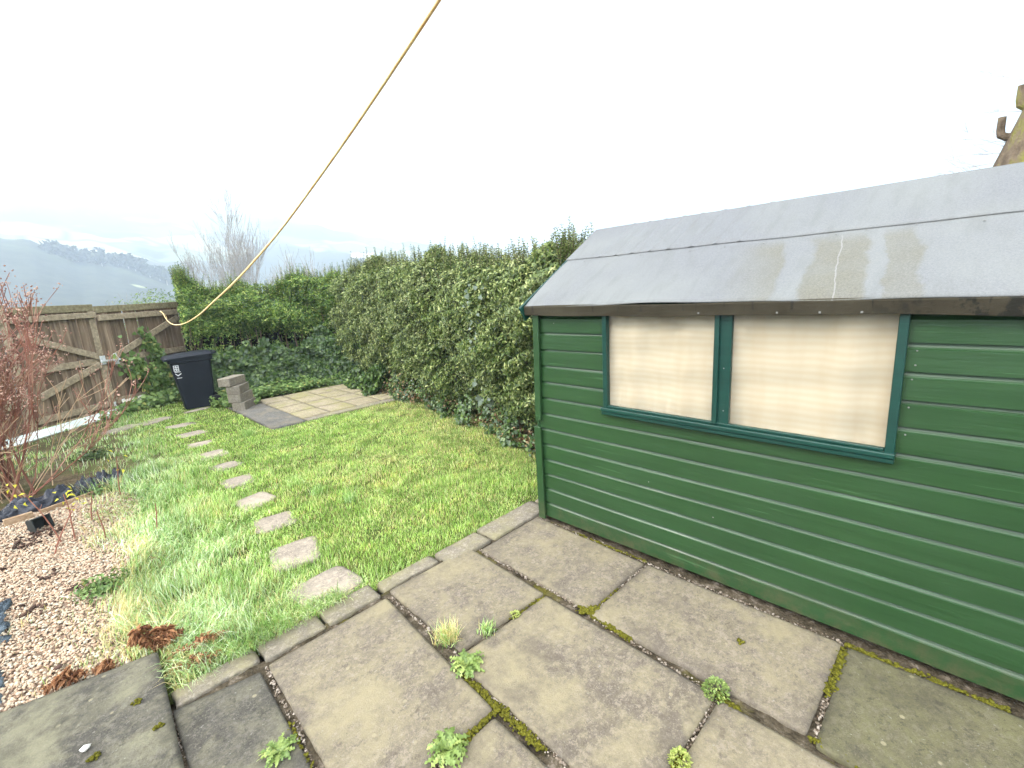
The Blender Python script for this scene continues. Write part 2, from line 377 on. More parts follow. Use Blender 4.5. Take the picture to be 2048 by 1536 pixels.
# ================================================================== PATIO
def concrete(name, base, dark, lich, lic_amt=0.5):
    m = Mat(name, 0.88, 0.25); co = m.co(rand=True)
    a = m.ramp(m.noise(4.2, 8, 0.75, co), [(0.32, dark), (0.60, base)])
    a = m.mix(m.ramp(m.noise(75, 5, 0.8, co), [(0.36, 0.85), (0.60, 0.0)]), a, tuple(x * 0.48 for x in base)); a = m.mix(m.ramp(m.noise(95, 4, 0.8, m.co(rand=True, loc=(5, 3, 1))), [(0.54, 0.0), (0.68, 0.65)]), a, tuple(min(1, x * 1.75) for x in base))
    b = m.ramp(m.noise(4.0, 10, 0.82, co, 0.3), [(0.48 - 0.12 * lic_amt, 0.0), (0.72 - 0.12 * lic_amt, 0.8)])
    a = m.mix(b, a, lich)
    a = m.mix(m.ramp(m.noise(40, 5, 0.7, co), [(0.62, 0.0), (0.70, 0.6)]), a, (0.3, 0.288, 0.252))
    a = m.mix(m.ramp(m.noise(26, 4, 0.6, co, 1.0), [(0.64, 0.0), (0.72, 0.55)]), a, (0.033, 0.03, 0.021))
    a = m.mix(m.ramp(m.noise(30, 6, 0.85, m.co(rand=True, loc=(2, 7, 3))), [(0.53, 0.0), (0.57, 0.55)]), a, tuple(min(1, x * 1.5) for x in base)); a = m.mix(m.ramp(m.noise(24, 6, 0.85, m.co(rand=True, loc=(8, 1, 5))), [(0.55, 0.0), (0.60, 0.6)]), a, tuple(x * .8 for x in dark))
    v = m.vor(9, co, 'F1', 'Distance')
    a = m.mix(m.ramp(v, [(0.06, 0.55), (0.1, 0.0)]), a, (0.3, 0.264, 0.168))
    a = m.mix(m.mul(m.attr('edge'), m.ramp(m.noise(7, 5, 0.7, co), [(0.35, 0.15), (0.65, 0.75)])), a, tuple(x * 0.42 for x in base))
    a = m.mix(m.ramp(m.noise(1.9, 7, 0.75, m.co(rand=True, loc=(9, 2, 4))), [(0.48, 0.0), (0.62, 0.75)]), a, tuple(min(1, x * 1.05) for x in lich)); a = m.mix(m.ramp(m.noise(2.6, 7, 0.75, m.co(rand=True, loc=(3, 8, 6))), [(0.52, 0.0), (0.66, 0.6)]), a, dark)
    m.col(a)
    h = m.mix(0.5, m.noise(170, 4, 0.7, co), m.noise(18, 5, 0.6, co))
    m.bump(h, 0.9, 0.008); return m
M_slab = concrete('weathered concrete', (0.1705, 0.1436, 0.1114), (0.09471, 0.07951, 0.06192), (0.2273, 0.1955, 0.1178), 0.5)
M_slab2 = concrete('weathered greenish concrete', (0.09555, 0.08512, 0.05786), (0.04777, 0.04255, 0.02893), (0.1289, 0.1229, 0.05786), 0.9)
M_slabD = concrete('weathered dark concrete', (0.092, 0.08436, 0.06903), (0.03835, 0.03579, 0.02812), (0.1687, 0.1586, 0.1022), 0.1)
M_kerb = concrete('kerb concrete', (0.2232, 0.1944, 0.1512), (0.1224, 0.108, 0.0828), (0.216, 0.1944, 0.1008), 0.1)
M_stone = concrete('buff stone', (0.2778, 0.2349, 0.1853), (0.1521, 0.1322, 0.1058), (0.3309, 0.2846, 0.2184), 0.4)
def slab(name, pts, z, mat, parent, th=0.05, n=36, rough=0.004, bow=0.002, rnd=0.05, seed=0, grow=0.0):
    """flagstone over a quad (4 corners CCW) with worn edges, as a dense grid top plus sides"""
    pts = [np.array(p, float) for p in pts]; ctr = sum(pts) / 4; pts = [p + np.sign(p - ctr) * grow for p in pts]
    u_ = np.linspace(0, 1, n + 1); 
    UU, VV = np.meshgrid(u_, u_)
    # round the corners slightly
    U2 = UU; V2 = VV
    XY = ((1 - UU) * (1 - VV))[..., None] * pts[0] + (UU * (1 - VV))[..., None] * pts[1] + (UU * VV)[..., None] * pts[2] + ((1 - UU) * VV)[..., None] * pts[3]
    P = np.concatenate([XY.reshape(-1, 2), np.zeros((XY.shape[0] ** 2, 1))], 1)
    ed = np.minimum(np.minimum(UU, 1 - UU), np.minimum(VV, 1 - VV)).ravel()
    cc = (np.minimum(UU, 1 - UU) + np.minimum(VV, 1 - VV)).ravel()
    wgt = (ed < 1e-6)
    k = seed % 4
    off = np.clip(wav(P * 1.0, 2.2, k) * 0.5 + wav(P, 7, k + 1) * 0.5, -1, 1) * rough
    pull = np.where(wgt, np.abs(off) + rough * 0.3, 0)[:, None] + (np.clip(rnd - cc, 0, 1) * 0.18)[:, None]
    dirc = ctr - P[:, :2]; dirc = dirc / np.maximum(np.linalg.norm(dirc, axis=1, keepdims=True), 1e-6)
    P[:, :2] += dirc * pull
    P[:, 2] = z + wav(P, 0.9, k) * bow + wav(P, 5, k + 2) * 0.0006 - np.where(ed < 1e-6, 0.006, np.where(ed < 1.5 / n, 0.0012, 0))
    a = n + 1; I = np.arange(n)[:, None] * a; J = np.arange(n)[None, :]
    F = np.stack([I + J, I + J + 1, I + a + J + 1, I + a + J], 2).reshape(-1, 4)
    ring = list(range(0, n)) + [n + i * a for i in range(n)] + [n * a + n - i for i in range(n)] + [(n - i) * a for i in range(n)]
    lo = P[ring].copy(); lo[:, 2] = z - th; b = len(P); r = np.array(ring); k_ = len(ring); i = np.arange(k_)
    S = np.stack([r, b + i, b + (i + 1) % k_, r[(i + 1) % k_]], 1)
    loc = np.array([ctr[0], ctr[1], z]); V = np.concatenate([P, lo]) - loc
    e_ = np.concatenate([np.exp(-ed * float(np.hypot(*(pts[2] - pts[0]))) * 0.7 / 0.035), np.ones(k_)]); o = npmesh(name, V, [F, S, (b + i)[None, ::-1]], mat, parent, smooth=False, attrs={'edge': e_}); o.location = loc; return o
patio = empty('patio'); tag(patio, kind='structure')
m = Mat('joint mortar', 0.95, 0.1)
a = m.ramp(m.noise(14, 6, 0.7), [(0.35, (0.027, 0.0216, 0.0132)), (0.55, (0.078, 0.063, 0.042)), (0.7, (0.216, 0.18, 0.144))])
a = m.mix(m.ramp(m.noise(3.1, 4, 0.6), [(0.58, 0.0), (0.66, 0.7)]), a, (0.10, 0.09, 0.015))
m.col(a).bump(m.noise(50, 5), 1.0, 0.02); M_joint = m
def joint_z(P): return -0.021 + 0.009 * wav(P, 3.0) + 0.006 * wav(P, 9, 1)
jb = sheet('bedding', -0.9, 2.8, -1.6, 2.36, 0.02, joint_z, M_joint); jb.parent = patio
Q = lambda x0, y0, x1, y1: [(x0, y0), (x1, y0), (x1, y1), (x0, y1)]
for k, (q, z, mt) in enumerate([
    ([(1.825, 1.315), (2.40, 1.30), (2.435, 2.235), (1.85, 2.235)], 0.0, M_slab),
    ([(1.79, 0.275), (2.40, 0.262), (2.40, 1.27), (1.80, 1.28)], 0.003, M_slab),
    ([(1.76, -0.66), (2.40, -0.66), (2.40, 0.228), (1.765, 0.232)], -0.002, M_slab2),
    ([(1.165, 1.635), (1.765, 1.605), (1.80, 2.315), (1.185, 2.335)], 0.0, M_slab),
    ([(1.075, 0.612), (1.725, 0.600), (1.755, 1.570), (1.115, 1.600)], 0.002, M_slab),
    ([(1.035, -0.35), (1.715, -0.35), (1.715, 0.570), (1.062, 0.582)], 0.0, M_slab),
    ([(0.445, 1.285), (1.040, 1.275), (1.125, 2.285), (0.475, 2.285)], 0.004, M_slab),
    ([(0.36, 0.35), (1.00, 0.34), (1.020, 1.235), (0.43, 1.245)], 0.0, M_slab),
    ([(0.080, 1.32), (0.395, 1.32), (0.425, 2.275), (0.092, 2.345)], 0.0, M_slabD),
    ([(-0.75, 1.75), (0.055, 1.80), (0.098, 2.800), (-0.78, 2.96)], 0.03, M_slabD),
    ([(-0.75, 0.75), (0.04, 0.75), (0.05, 1.77), (-0.75, 1.72)], 0.01, M_slab)]):
    slab('paving_slab', q, z, mt, patio, th=0.05 if z < 0.02 else 0.075, n=40, seed=k, rough=0.004, rnd=0.03, grow=0.007)
for k, q in enumerate([Q(0.10, 2.36, 0.46, 2.49), Q(0.47, 2.33, 0.79, 2.50), Q(0.80, 2.325, 1.125, 2.50), Q(1.16, 2.355, 1.575, 2.475), Q(1.59, 2.27, 1.98, 2.455), Q(1.995, 2.26, 2.62, 2.47), Q(2.635, 2.25, 3.2, 2.45)]):
    slab('kerb_stone', q, -0.004 + 0.004 * (k % 3), M_kerb, patio, th=0.06, n=16, seed=k + 3, rough=0.008)

# moss and grit in joints
m = Mat('moss', 0.95, 0.1); m.col(m.ramp(m.noise(90, 4, 0.7), [(0.3, (0.05, 0.045, 0.008)), (0.55, (0.12, 0.115, 0.012)), (0.75, (0.24, 0.22, 0.03))])).bump(m.noise(220, 3), 1, 0.01)
mp_ = []
def moss(x0, y0, x1, y1, n, r=0.014, sp=0.008, zz=-0.012):
    t_ = rng.uniform(0, 1, n); P = np.stack([x0 + (x1 - x0) * t_ + rng.normal(0, sp, n), y0 + (y1 - y0) * t_ + rng.normal(0, sp, n), np.full(n, zz) + rng.uniform(0, 0.008, n)], 1)
    mp_.append(stones(P, rng.uniform(0.45, 1.1, n) * r, 0.6))
moss(1.81, 1.31, 1.78, 1.02, 260, 0.011); moss(1.80, 1.35, 1.86, 1.29, 130, 0.014, 0.014); moss(1.83, 1.30, 2.1, 1.285, 60, 0.008)
moss(1.08, 1.50, 1.055, 1.0, 330, 0.010, 0.009); moss(1.045, 1.26, 0.86, 1.26, 120, 0.010); moss(0.90, 1.26, 0.84, 1.26, 60, 0.012, 0.009)
moss(2.38, 0.245, 2.05, 0.245, 150, 0.012, 0.010); moss(2.42, 0.24, 2.42, -0.3, 240, 0.011, 0.007); moss(1.74, 0.59, 1.72, 0.50, 70, 0.010)
moss(1.40, 0.59, 1.33, 0.59, 50, 0.010); moss(1.74, 1.58, 1.50, 1.6, 90, 0.008); moss(0.42, 1.9, 0.40, 1.5, 90, 0.009); moss(2.435, 1.3, 2.435, 1.9, 160, 0.008, 0.006)
moss(1.78, 0.26, 1.78, -0.2, 100, 0.009)
for (x, y, r_) in ((0.03, 2.25, 0.012), (-0.17, 2.28, 0.014), (-0.195, 2.19, 0.015), (-0.165, 2.17, 0.012), (-0.02, 2.48, 0.011), (2.1, 0.62, 0.012)):
    moss(x - .012, y, x + .012, y + 0.006, 16, r_ * 0.8, 0.007, 0.031 if x < 0.05 else 0.003)
V, Fc = merge(mp_); tag(npmesh('moss', V, Fc, m), 'bright yellow green moss packed into the paving joints', 'moss', kind='stuff')
m = Mat('grit', 0.9, 0.2); m.col(m.ramp(m.island(), [(0, (0.06, 0.042, 0.027)), (0.5, (0.18, 0.144, 0.108)), (1, (0.33, 0.288, 0.24))]))
gp_ = []
for (x0, y0, x1, y1) in ((1.815, 1.3, 1.84, 2.25), (1.745, .6, 1.79, 1.3), (1.14, 1.6, 1.16, 2.3), (1.06, .6, 1.1, 1.6), (.41, 1.3, .46, 2.3), (1.1, .59, 1.72, .59), (2.42, -.3, 2.44, 2.2), (1.80, 1.3, 2.4, 1.285), (.5, 1.26, 1.0, 1.26), (1.8, .245, 2.4, .245), (.06, 1.4, .08, 2.35)):
    n = int(260 * math.hypot(x1 - x0, y1 - y0)); t_ = rng.uniform(0, 1, n); P = np.stack([x0 + (x1 - x0) * t_ + rng.normal(0, .006, n), y0 + (y1 - y0) * t_ + rng.normal(0, .006, n), rng.uniform(-0.022, -0.008, n)], 1)
    gp_.append(stones(P, rng.uniform(0.002, 0.008, n)))
V, Fc = merge(gp_); tag(npmesh('grit', V, Fc, m), 'crumbled mortar grit lying in the paving joints', 'grit', kind='stuff')

# stepping stones --------------------------------------------------------------
STEPS = [(0.955, 2.73, .40, .36, .1), (0.985, 3.28, .37, .40, -.25), (1.03, 3.93, .36, .38, -.1), (1.085, 4.53, .36, .36, .15), (1.115, 5.20, .34, .34, 0), (1.16, 5.83, .34, .30, .2),
         (1.16, 6.47, .34, .34, -.1), (1.17, 7.11, .36, .30, 0), (1.215, 7.80, .38, .32, .1), (1.22, 8.55, .42, .34, .1)]
ORD = ['nearest the patio, greyish at one corner', 'second from the patio with a brown worn rim', 'third from the patio, pale and nearly square', 'fourth from the patio', 'fifth from the patio, low in the turf',
       'sixth from the patio', 'seventh from the patio', 'eighth from the patio, half hidden by grass', 'ninth from the patio, half hidden by grass', 'farthest from the patio, nearest the bin']
def rot_quad(x, y, w_, d_, a, j=0.03):
    c, s = math.cos(a), math.sin(a); q = []
    for (u_, v_) in ((-1, -1), (1, -1), (1, 1), (-1, 1)):
        px = u_ * w_ / 2 + random.uniform(-j, j); py = v_ * d_ / 2 + random.uniform(-j, j); q.append((x + px * c - py * s, y + px * s + py * c))
    return q
step_polys = []
for k, (x, y, a_, b_, r_) in enumerate(STEPS):
    a_ *= 0.88; b_ *= 0.88
    q = rot_quad(x, y, a_, b_, r_); step_polys.append((x, y, max(a_, b_) / 2))
    o = slab('stepping_stone', q, -0.014, M_stone, None, th=0.05, n=16, rough=0.012, bow=0.006, rnd=0.16, seed=k)
    tag(o, 'buff stone slab set in the lawn, ' + ORD[k], 'stepping stone', 'stepping stones across the lawn')
for k, (x, y, a_, b_, r_, lb) in enumerate([(1.0, 9.3, .5, .3, .5, 'flat pale stone in the turf in front of the dark bin'), (0.55, 9.15, .5, .3, .6, 'flat brownish stone between the white board and the lawn'), (1.62, 9.55, .45, .16, .45, 'narrow pale stone edge under the foot of the dark bin')]):
    o = slab('flat_stone', rot_quad(x, y, a_, b_, r_), 0.0, M_stone, None, th=0.06, n=14, rough=0.014, rnd=0.25, seed=k + 2); tag(o, lb, 'stone')
# paved corner ------------------------------------------------------------------
pad = empty('paved_corner'); tag(pad, kind='structure')
m = concrete('pale flag', (0.3087, 0.2618, 0.1869), (0.1959, 0.1629, 0.1068), (0.2018, 0.1919, 0.06944), 0.35)
for i in range(4):
    for j in range(4):
        x0 = 2.52 + i * 0.46; y0 = 7.12 + j * 0.55
        slab('flag', Q(x0, y0, x0 + 0.45, y0 + 0.54), 0.012, m, pad, th=0.05, n=10, rough=0.003, seed=i + j)
slab('flag_edge', Q(2.02, 6.93, 2.51, 9.6), 0.008, concrete('slate grey flag', (0.119, 0.1155, 0.1085), (0.07, 0.0665, 0.0595), (0.168, 0.147, 0.105), 0.1), pad, n=20)
slab('flag_edge', Q(2.525, 6.93, 4.3, 7.11), 0.008, M_kerb, pad, n=14)

# ================================================================== GRASS
m = Mat('grass blade', 0.5, 0.3)
isl = m.island(); straw_tint = m.attr('straw_tint'); blue = m.attr('pale')
g = m.ramp(isl, [(0.0, (0.08, 0.18, 0.02)), (0.35, (0.26, 0.45, 0.06)), (0.75, (0.45, 0.64, 0.14)), (1.0, (0.66, 0.78, 0.32))])
pg = m.ramp(isl, [(0.0, (0.09, 0.20, 0.04)), (0.4, (0.32, 0.52, 0.15)), (0.75, (0.58, 0.74, 0.38)), (1.0, (0.88, 0.92, 0.78))])
dg = m.ramp(isl, [(0.0, (0.34, 0.27, 0.10)), (0.6, (0.60, 0.52, 0.22)), (1.0, (0.76, 0.70, 0.40))])
c = m.mix(blue, g, pg); pat = m.ramp(m.noise(3.2, 5, 0.7), [(0.36, (0.52, 0.62, 0.42)), (0.52, (1.0, 1.0, 1.0)), (0.68, (1.22, 1.10, 0.95))]); m.col(m.mix(1.0, m.mix(straw_tint, c, dg), pat, 'MULTIPLY')).translucent(0.22); M_grass = m
SHRUB = np.array([-0.55, 6.6])
longf = lambda P: np.clip(1.15 - P[:, 0] * 0.95 + 0.25 * wav(P, 0.6), 0, 1)
def grass_field(P, hfun, wd, straw_share, palef, seg=3):
    n = len(P); h = hfun(P) * rng.uniform(0.55, 1.25, n)
    coh = 0.25 + 0.75 * longf(P); az_ = wav(P, 0.9, 3) * 3.6 * coh + rng.normal(0, 1, n) * (3.0 - 2.1 * coh); bend = 0.9 + 1.3 * np.clip(wav(P, 0.8, 1) + 0.4, 0, 1.3) + rng.normal(0, 0.55, n)
    V, Fc = blades(P, h, wd * rng.uniform(0.7, 1.3, n), az_, bend, seg)
    dr = (rng.uniform(0, 1, n) < straw_share(P)).astype(float); pa = np.clip(palef(P) + rng.normal(0, .15, n), 0, 1)
    nv = 2 * seg + 1; return V, Fc, np.repeat(dr, nv), np.repeat(pa, nv)
def grass_mask(P):
    k = ~((P[:, 0] < .12) & (P[:, 1] < 2.86 + .18 * (.1 - P[:, 0]))) & (rng.uniform(0, 1, len(P)) < np.clip(1.05 - 0.9 * np.clip(-wav(P, 1.9, 4) - .15, 0, 1), .2, 1))
    for x, y, r_ in step_polys: 
        d = np.hypot((P[:, 0] - x), (P[:, 1] - y)) + 0.015 * wav(P, 4); k &= d > r_ * 0.80
    k &= ~((P[:, 0] > PAD[0] - 0.05 + 0.03 * wav(P, 1)) & (P[:, 1] > PAD[1] + 0.03 * wav(P, 1.3)) & (P[:, 0] < 4.5) & (P[:, 1] < 9.7) & ~((P[:, 0] > 3.0) & (P[:, 1] < 6.95 + (P[:, 0] - 3.0) * 0.25)))
    return k
GP = []
longf = lambda P: np.clip(1.15 - P[:, 0] * 0.95 + 0.25 * wav(P, 0.6), 0, 1)
def height(P):
    L = longf(P); tuft = np.clip(wav(P, 1.4, 2), 0, 1)
    h = 0.040 + 0.085 * L + 0.07 * tuft * (0.35 + L); h *= 1 - 0.45 * np.clip((P[:, 1] - 5.5) / 4, 0, 1)
    return h
def straw_and_glare(P):
    y = np.exp(-((P[:, 0] - 2.4) ** 2 + (P[:, 1] - 4.2) ** 2) / 1.2) * 0.32  # mid-lawn straw patch paints lens veiling glare into the blade colour
    e = np.clip((0.30 - P[:, 0]) * 1.6, 0, 1) * 0.75; r_ = np.clip((P[:, 0] - 2.9) * 0.4, 0, 0.4)
    return 0.10 + y * .8 + e * (P[:, 1] < 6.2) + r_ + 0.15 * np.clip(wav(P, 1.1, 1), 0, 1)
palef = lambda P: np.clip(longf(P) * 1.1 * np.clip(1.3 - (P[:, 1] - 3) * 0.08, 0.4, 1) + 0.1 * wav(P, 1, 2), 0, 1)
for (x0, x1, y0, y1, dens, wd, seg) in ((-0.1, 3.5, 2.46, 3.6, 11500, 0.0034, 3), (-0.1, 4.1, 3.6, 5.0, 9000, 0.0038, 3), (-0.1, 4.2, 5.0, 7.2, 7000, 0.0045, 3), (-1.8, 4.3, 7.2, 10.6, 3300, 0.007, 2), (-1.5, -0.1, 6.3, 7.2, 2500, 0.005, 2)):
    P = scatter(x0, x1, y0, y1, dens); P = P[grass_mask(P)]
    ing = inpoly(P, GRAV); edge_ = np.clip((P[:, 0] + 0.10 + 0.12 * wav(P, 1.3)) * 2.6, 0.0, 1)
    P = P[(~ing) | (rng.uniform(0, 1, len(P)) < edge_ * 0.75)]
    sh = np.clip((np.hypot(P[:, 0] - SHRUB[0], P[:, 1] - SHRUB[1]) - 0.5) / 1.0, 0, 1); far = np.clip(1.2 - (P[:, 1] - 6) * 0.3 * (P[:, 0] < 0.4), 0.25, 1) * np.where((P[:, 0] < 0.55 + .25 * wav(P, 1.2)) & (P[:, 1] > 6.2), np.clip(.28 + .6 * wav(P, 2.2, 1), .03, 1), 1)
    P = P[rng.uniform(0, 1, len(P)) < sh * far]
    # right side strip behind shed is thinner
    P[:, 2] = lawn_z(P)
    kb = (P[:, 1] < 2.56); P = P[~kb | (rng.uniform(0, 1, len(P)) < 0.6)]
    GP.append(grass_field(P, height, wd, straw_and_glare, palef, seg))
# straw in the gravel edge and the front-left corner
P = scatter(-0.55, 0.5, 2.5, 3.9, 4200); P = P[(rng.uniform(0, 1, len(P)) < np.clip((P[:, 0] + 0.42 + 0.2 * wav(P, 1.3)) * 1.4, 0, 0.8)) & (P[:, 1] > np.where(P[:, 0] > 0.11, 2.5, 2.90 - 0.20 * P[:, 0]))]; P[:, 2] = -0.03
GP.append(grass_field(P, lambda P: np.full(len(P), 0.06), 0.0032, lambda P: np.full(len(P), 0.72), palef, 3))
P = scatter(0.14, 0.50, 2.50, 2.62, 5200); P[:, 2] = -0.03
GP.append(grass_field(P, lambda P: np.full(len(P), 0.06), 0.003, lambda P: np.full(len(P), 0.6), palef, 3))
# long grass flopping over the kerb
P = scatter(0.35, 0.98, 2.46, 2.62, 14000); P[:, 2] = -0.03
n = len(P); V, Fc = blades(P, rng.uniform(0.08, 0.17, n), np.full(n, 0.0032), rng.normal(-1.9, 0.6, n), rng.normal(1.5, 0.3, n), 4)
GP.append((V, Fc, np.repeat((rng.uniform(0, 1, n) < .15).astype(float), 9), np.repeat(rng.uniform(.2, .9, n), 9)))
P = scatter(0.98, 2.5, 2.45, 2.53, 7000); P[:, 2] = -0.03; n = len(P)
V, Fc = blades(P, rng.uniform(0.03, 0.08, n), np.full(n, 0.003), rng.normal(-1.6, 0.8, n), rng.normal(1.2, 0.3, n), 3)
GP.append((V, Fc, np.repeat((rng.uniform(0, 1, n) < .15).astype(float), 7), np.repeat(rng.uniform(0, .3, n), 7)))
V, Fc = merge([(g_[0], g_[1]) for g_ in GP])
tag(npmesh('grass', V, Fc, M_grass, attrs={'straw_tint': np.concatenate([g_[2] for g_ in GP]), 'pale': np.concatenate([g_[3] for g_ in GP])}), 'tousled lawn grass, long and pale near the gravel', 'grass', kind='stuff')

# ================================================================== SHED
def world_children(parent):
    for c in parent.children: c.location = c.location - parent.location
def paint(name, c1, c2, rough=0.32, wear=0.5):
    m = Mat(name, rough, 0.42); co = m.co(scale=(1, 0.06, 1)); 
    a = m.ramp(m.noise(26, 5, 0.6, co), [(0.3, c1), (0.7, c2)])
    a = m.mix(m.ramp(m.noise(1.6, 3), [(0.35, 0.35), (0.65, 0.0)]), a, tuple(x * 0.75 for x in c1))
    m.col(a); m.bump(m.noise(70, 5, 0.6, m.co(scale=(1, 0.05, 1))), 0.3, 0.004)
    gm = m.n('ShaderNodeSeparateXYZ'); m.l(m.n('ShaderNodeTexCoord').outputs['Object'], gm.inputs[0]); dz = m.n('ShaderNodeMapRange'); dz.inputs[1].default_value = 0.16; dz.inputs[2].default_value = 0.0; m.l(gm.outputs[2], dz.inputs[0])
    dirt = m.mul(dz.outputs[0], m.ramp(m.noise(12, 6, 0.75), [(0.42, 0.0), (0.62, 0.8)])); a = m.mix(dirt, a, (0.075, 0.065, 0.035))
    scr = m.ramp(m.noise(18, 4, 0.6, m.co(scale=(1, 0.06, 2.2), loc=(3, 1, 2))), [(0.66, 0.0), (0.69, 0.8 * wear)]); a = m.mix(scr, a, tuple(min(1, x * 2.0 + .02) for x in c2)); m.col(a)
    m.rgh(m.ramp(m.noise(4, 2), [(0.3, rough - 0.04), (0.7, rough + 0.08)])); return m
M_green = paint('green shed paint', (0.01463, 0.04471, 0.01413), (0.02194, 0.0596, 0.02002))
M_teal = paint('teal trim paint', (0.00324, 0.03105, 0.02282), (0.00567, 0.04347, 0.03159), 0.35, 0.2)
SX, SY0, SY1, BX = 2.47, -1.25, 2.19, 4.27      # front face x, near end, far end, back x
RX, RZ, EX, EZ = 3.37, 2.205, 2.415, 1.640      # ridge, eave
shed = empty('garden_shed', (3.4, 0.6, 0)); tag(shed, 'green painted timber shed with grey felt roof and curtained windows', 'shed')
BH = 0.1192
def board_profile(z0, kind=0):
    return [(0.000, z0), (0.000, z0 + 0.0925), (-0.0060, z0 + 0.0955), (-0.0115, z0 + 0.1015), (-0.0150, z0 + 0.1100), (-0.0160, z0 + 0.1192)]
wall = MB()
def boards(y0, y1, i0, i1, mb=wall, z_base=0.022):
    segs = max(2, int((y1 - y0) / 0.08))
    ys = np.linspace(y0, y1, segs + 1)
    for i in range(i0, i1):
        z0 = z_base + i * BH; pr = board_profile(z0); V = []; 
        for y in ys:
            w1 = 0.0010 * math.sin(y * 2.3 + i * 1.7) + 0.0008 * math.sin(y * 6.1 + i); wx = 0.0012 * math.sin(y * 1.9 + i * 2.3)
            for (dx, z) in [(0.012, z0)] + pr: V.append((SX - dx * -1 * 0 + (-dx if dx <= 0 else dx) + wx, y, z + w1))
        k = len(pr) + 1; F = [(j * k + q, j * k + q + 1, (j + 1) * k + q + 1, (j + 1) * k + q) for j in range(segs) for q in range(k - 1)]
        mb.add(V, F)
boards(SY0, SY1, 0, 8); boards(1.60, SY1, 8, 13); boards(SY0, 0.16, 8, 13)
# chewed piece of board under the window, backing and the strip above the top board
o = wall.build('front_wall', M_green, shed)
mb = MB(); mb.box((SX + 0.020, SY0, 0.02), (SX + 0.031, SY1, 0.955)); mb.box((SX + 0.020, SY0, 0.957), (SX + 0.03, 0.16, 1.60)); mb.box((SX + 0.020, 1.60, 0.957), (SX + 0.03, SY1, 1.60)); mb.box((SX + 0.0201, SY0, 1.602), (SX + 0.03, SY1, 1.64))
mb.build('wall_backing', M_green, shed)
for nm, yy in (('gable_wall', SY1 - 0.02), ('gable_wall', SY0)):
    g = MB(); pr = [(SX + 0.032, 0.02), (BX, 0.02), (BX, 1.62), (RX, 2.165), (SX + 0.032, 1.62)]
    V = [(x, yy, z) for x, z in pr] + [(x, yy + 0.02, z) for x, z in pr]; g.add(V, [(0, 1, 2, 3, 4), (9, 8, 7, 6, 5)] + [(i, (i + 1) % 5, 5 + (i + 1) % 5, 5 + i) for i in range(5)])
    for i in range(13):
        s_ = 1 if yy > 0 else -1; ye = yy + (0.02 if yy > 0 else 0)
        z0 = 0.03 + i * BH; g.box((SX + 0.034, min(ye + s_ * 0.001, ye + s_ * 0.012), z0), (BX - 0.002, max(ye + s_ * 0.001, ye + s_ * 0.012), z0 + 0.1))
    g.build(nm, M_green, shed)
MB().box((BX - 0.018, SY0 + 0.022, 0.02), (BX - 0.001, SY1 - 0.022, 1.6)).build('back_wall', M_green, shed)
MB().box((SX + 0.035, SY0 + 0.03, 0.0), (BX - 0.03, SY1 - 0.03, 0.05)).build('floor', M_green, shed)
# corner trim in two pieces, the upper one knocked sideways
mb = MB(); mb.bar((SX - 0.020, 2.190, 0.002), (SX - 0.020, 2.198, 0.742), 0.062, 0.018, (1, 0, 0), 0.002); mb.build('corner_trim', M_green, shed)
mb = MB(); mb.bar((SX - 0.019, 2.187, 0.795), (SX - 0.019, 2.168, 1.585), 0.052, 0.020, (1, 0, 0), 0.002); mb.build('corner_trim', M_green, shed)
mb = MB(); mb.box((SX - 0.009, 2.1925, 0.002), (SX + 0.04, 2.212, 1.6), 0.002); mb.build('corner_trim', M_green, shed)
MB().box((SX - 0.028, SY0 - 0.03, 0.0), (SX - 0.010, SY0 + 0.03, 1.585), 0.002).build('corner_trim', M_green, shed)
# window ------------------------------------------------------------------------
win = MB(); fx0, fx1 = SX - 0.026, SX + 0.012
win.box((fx0, 1.585, 0.978), (fx1, 1.615, 1.60), 0.002)          # far stile
win.box((fx0, 0.150, 0.955), (fx1 - .001, 0.184, 1.60), 0.002)   # near stile
win.box((fx0 + 0.012, 0.838, 0.985), (fx1 - .002, 0.912, 1.60), 0.002)   # mullion board
win.box((fx0 - 0.003, 0.896, 0.984), (fx0 + 0.011, 0.922, 1.60), 0.0015)  # lath on the mullion
wf = empty('window', (0, 0, 0)); wf.parent = shed
for lo_, hi_ in (((fx0, 1.585, 0.978), (fx1, 1.615, 1.60)), ((fx0, 0.150, 0.955), (fx1 - .001, 0.184, 1.60))): MB().box(lo_, hi_, .002).build('stile', M_teal, wf)
win = MB(); win.box((fx0 + 0.012, 0.838, 0.985), (fx1 - .002, 0.912, 1.60), 0.002); win.box((fx0 - 0.003, 0.896, 0.984), (fx0 + 0.0125, 0.922, 1.60), 0.0015); win.build('mullion', M_teal, wf)
MB().box((fx0 + .001, 0.186, 1.572), (fx1 - .003, 1.583, 1.60), 0.002).build('window_head', M_teal, wf)
sl = MB(); sl.box((fx0 - 0.010, 0.148, 0.930), (fx1 - .003, 1.622, 0.953), 0.003); sl.box((fx0 - 0.018, 0.146, 0.9545), (fx1 - 0.004, 1.624, 0.9765), 0.003)
sl.box((fx0 + 0.004, 0.186, 0.9785), (fx1 - 0.005, 1.583, 0.990), 0.002)
sl.build('sill', M_teal, wf)
mg = Mat('window glass', 0.03, 0.5); t = mg.t
tr = t.nodes.new('ShaderNodeBsdfTransparent'); gl = t.nodes.new('ShaderNodeBsdfGlossy'); gl.inputs['Roughness'].default_value = 0.04; fr = t.nodes.new('ShaderNodeFresnel'); fr.inputs[0].default_value = 1.45
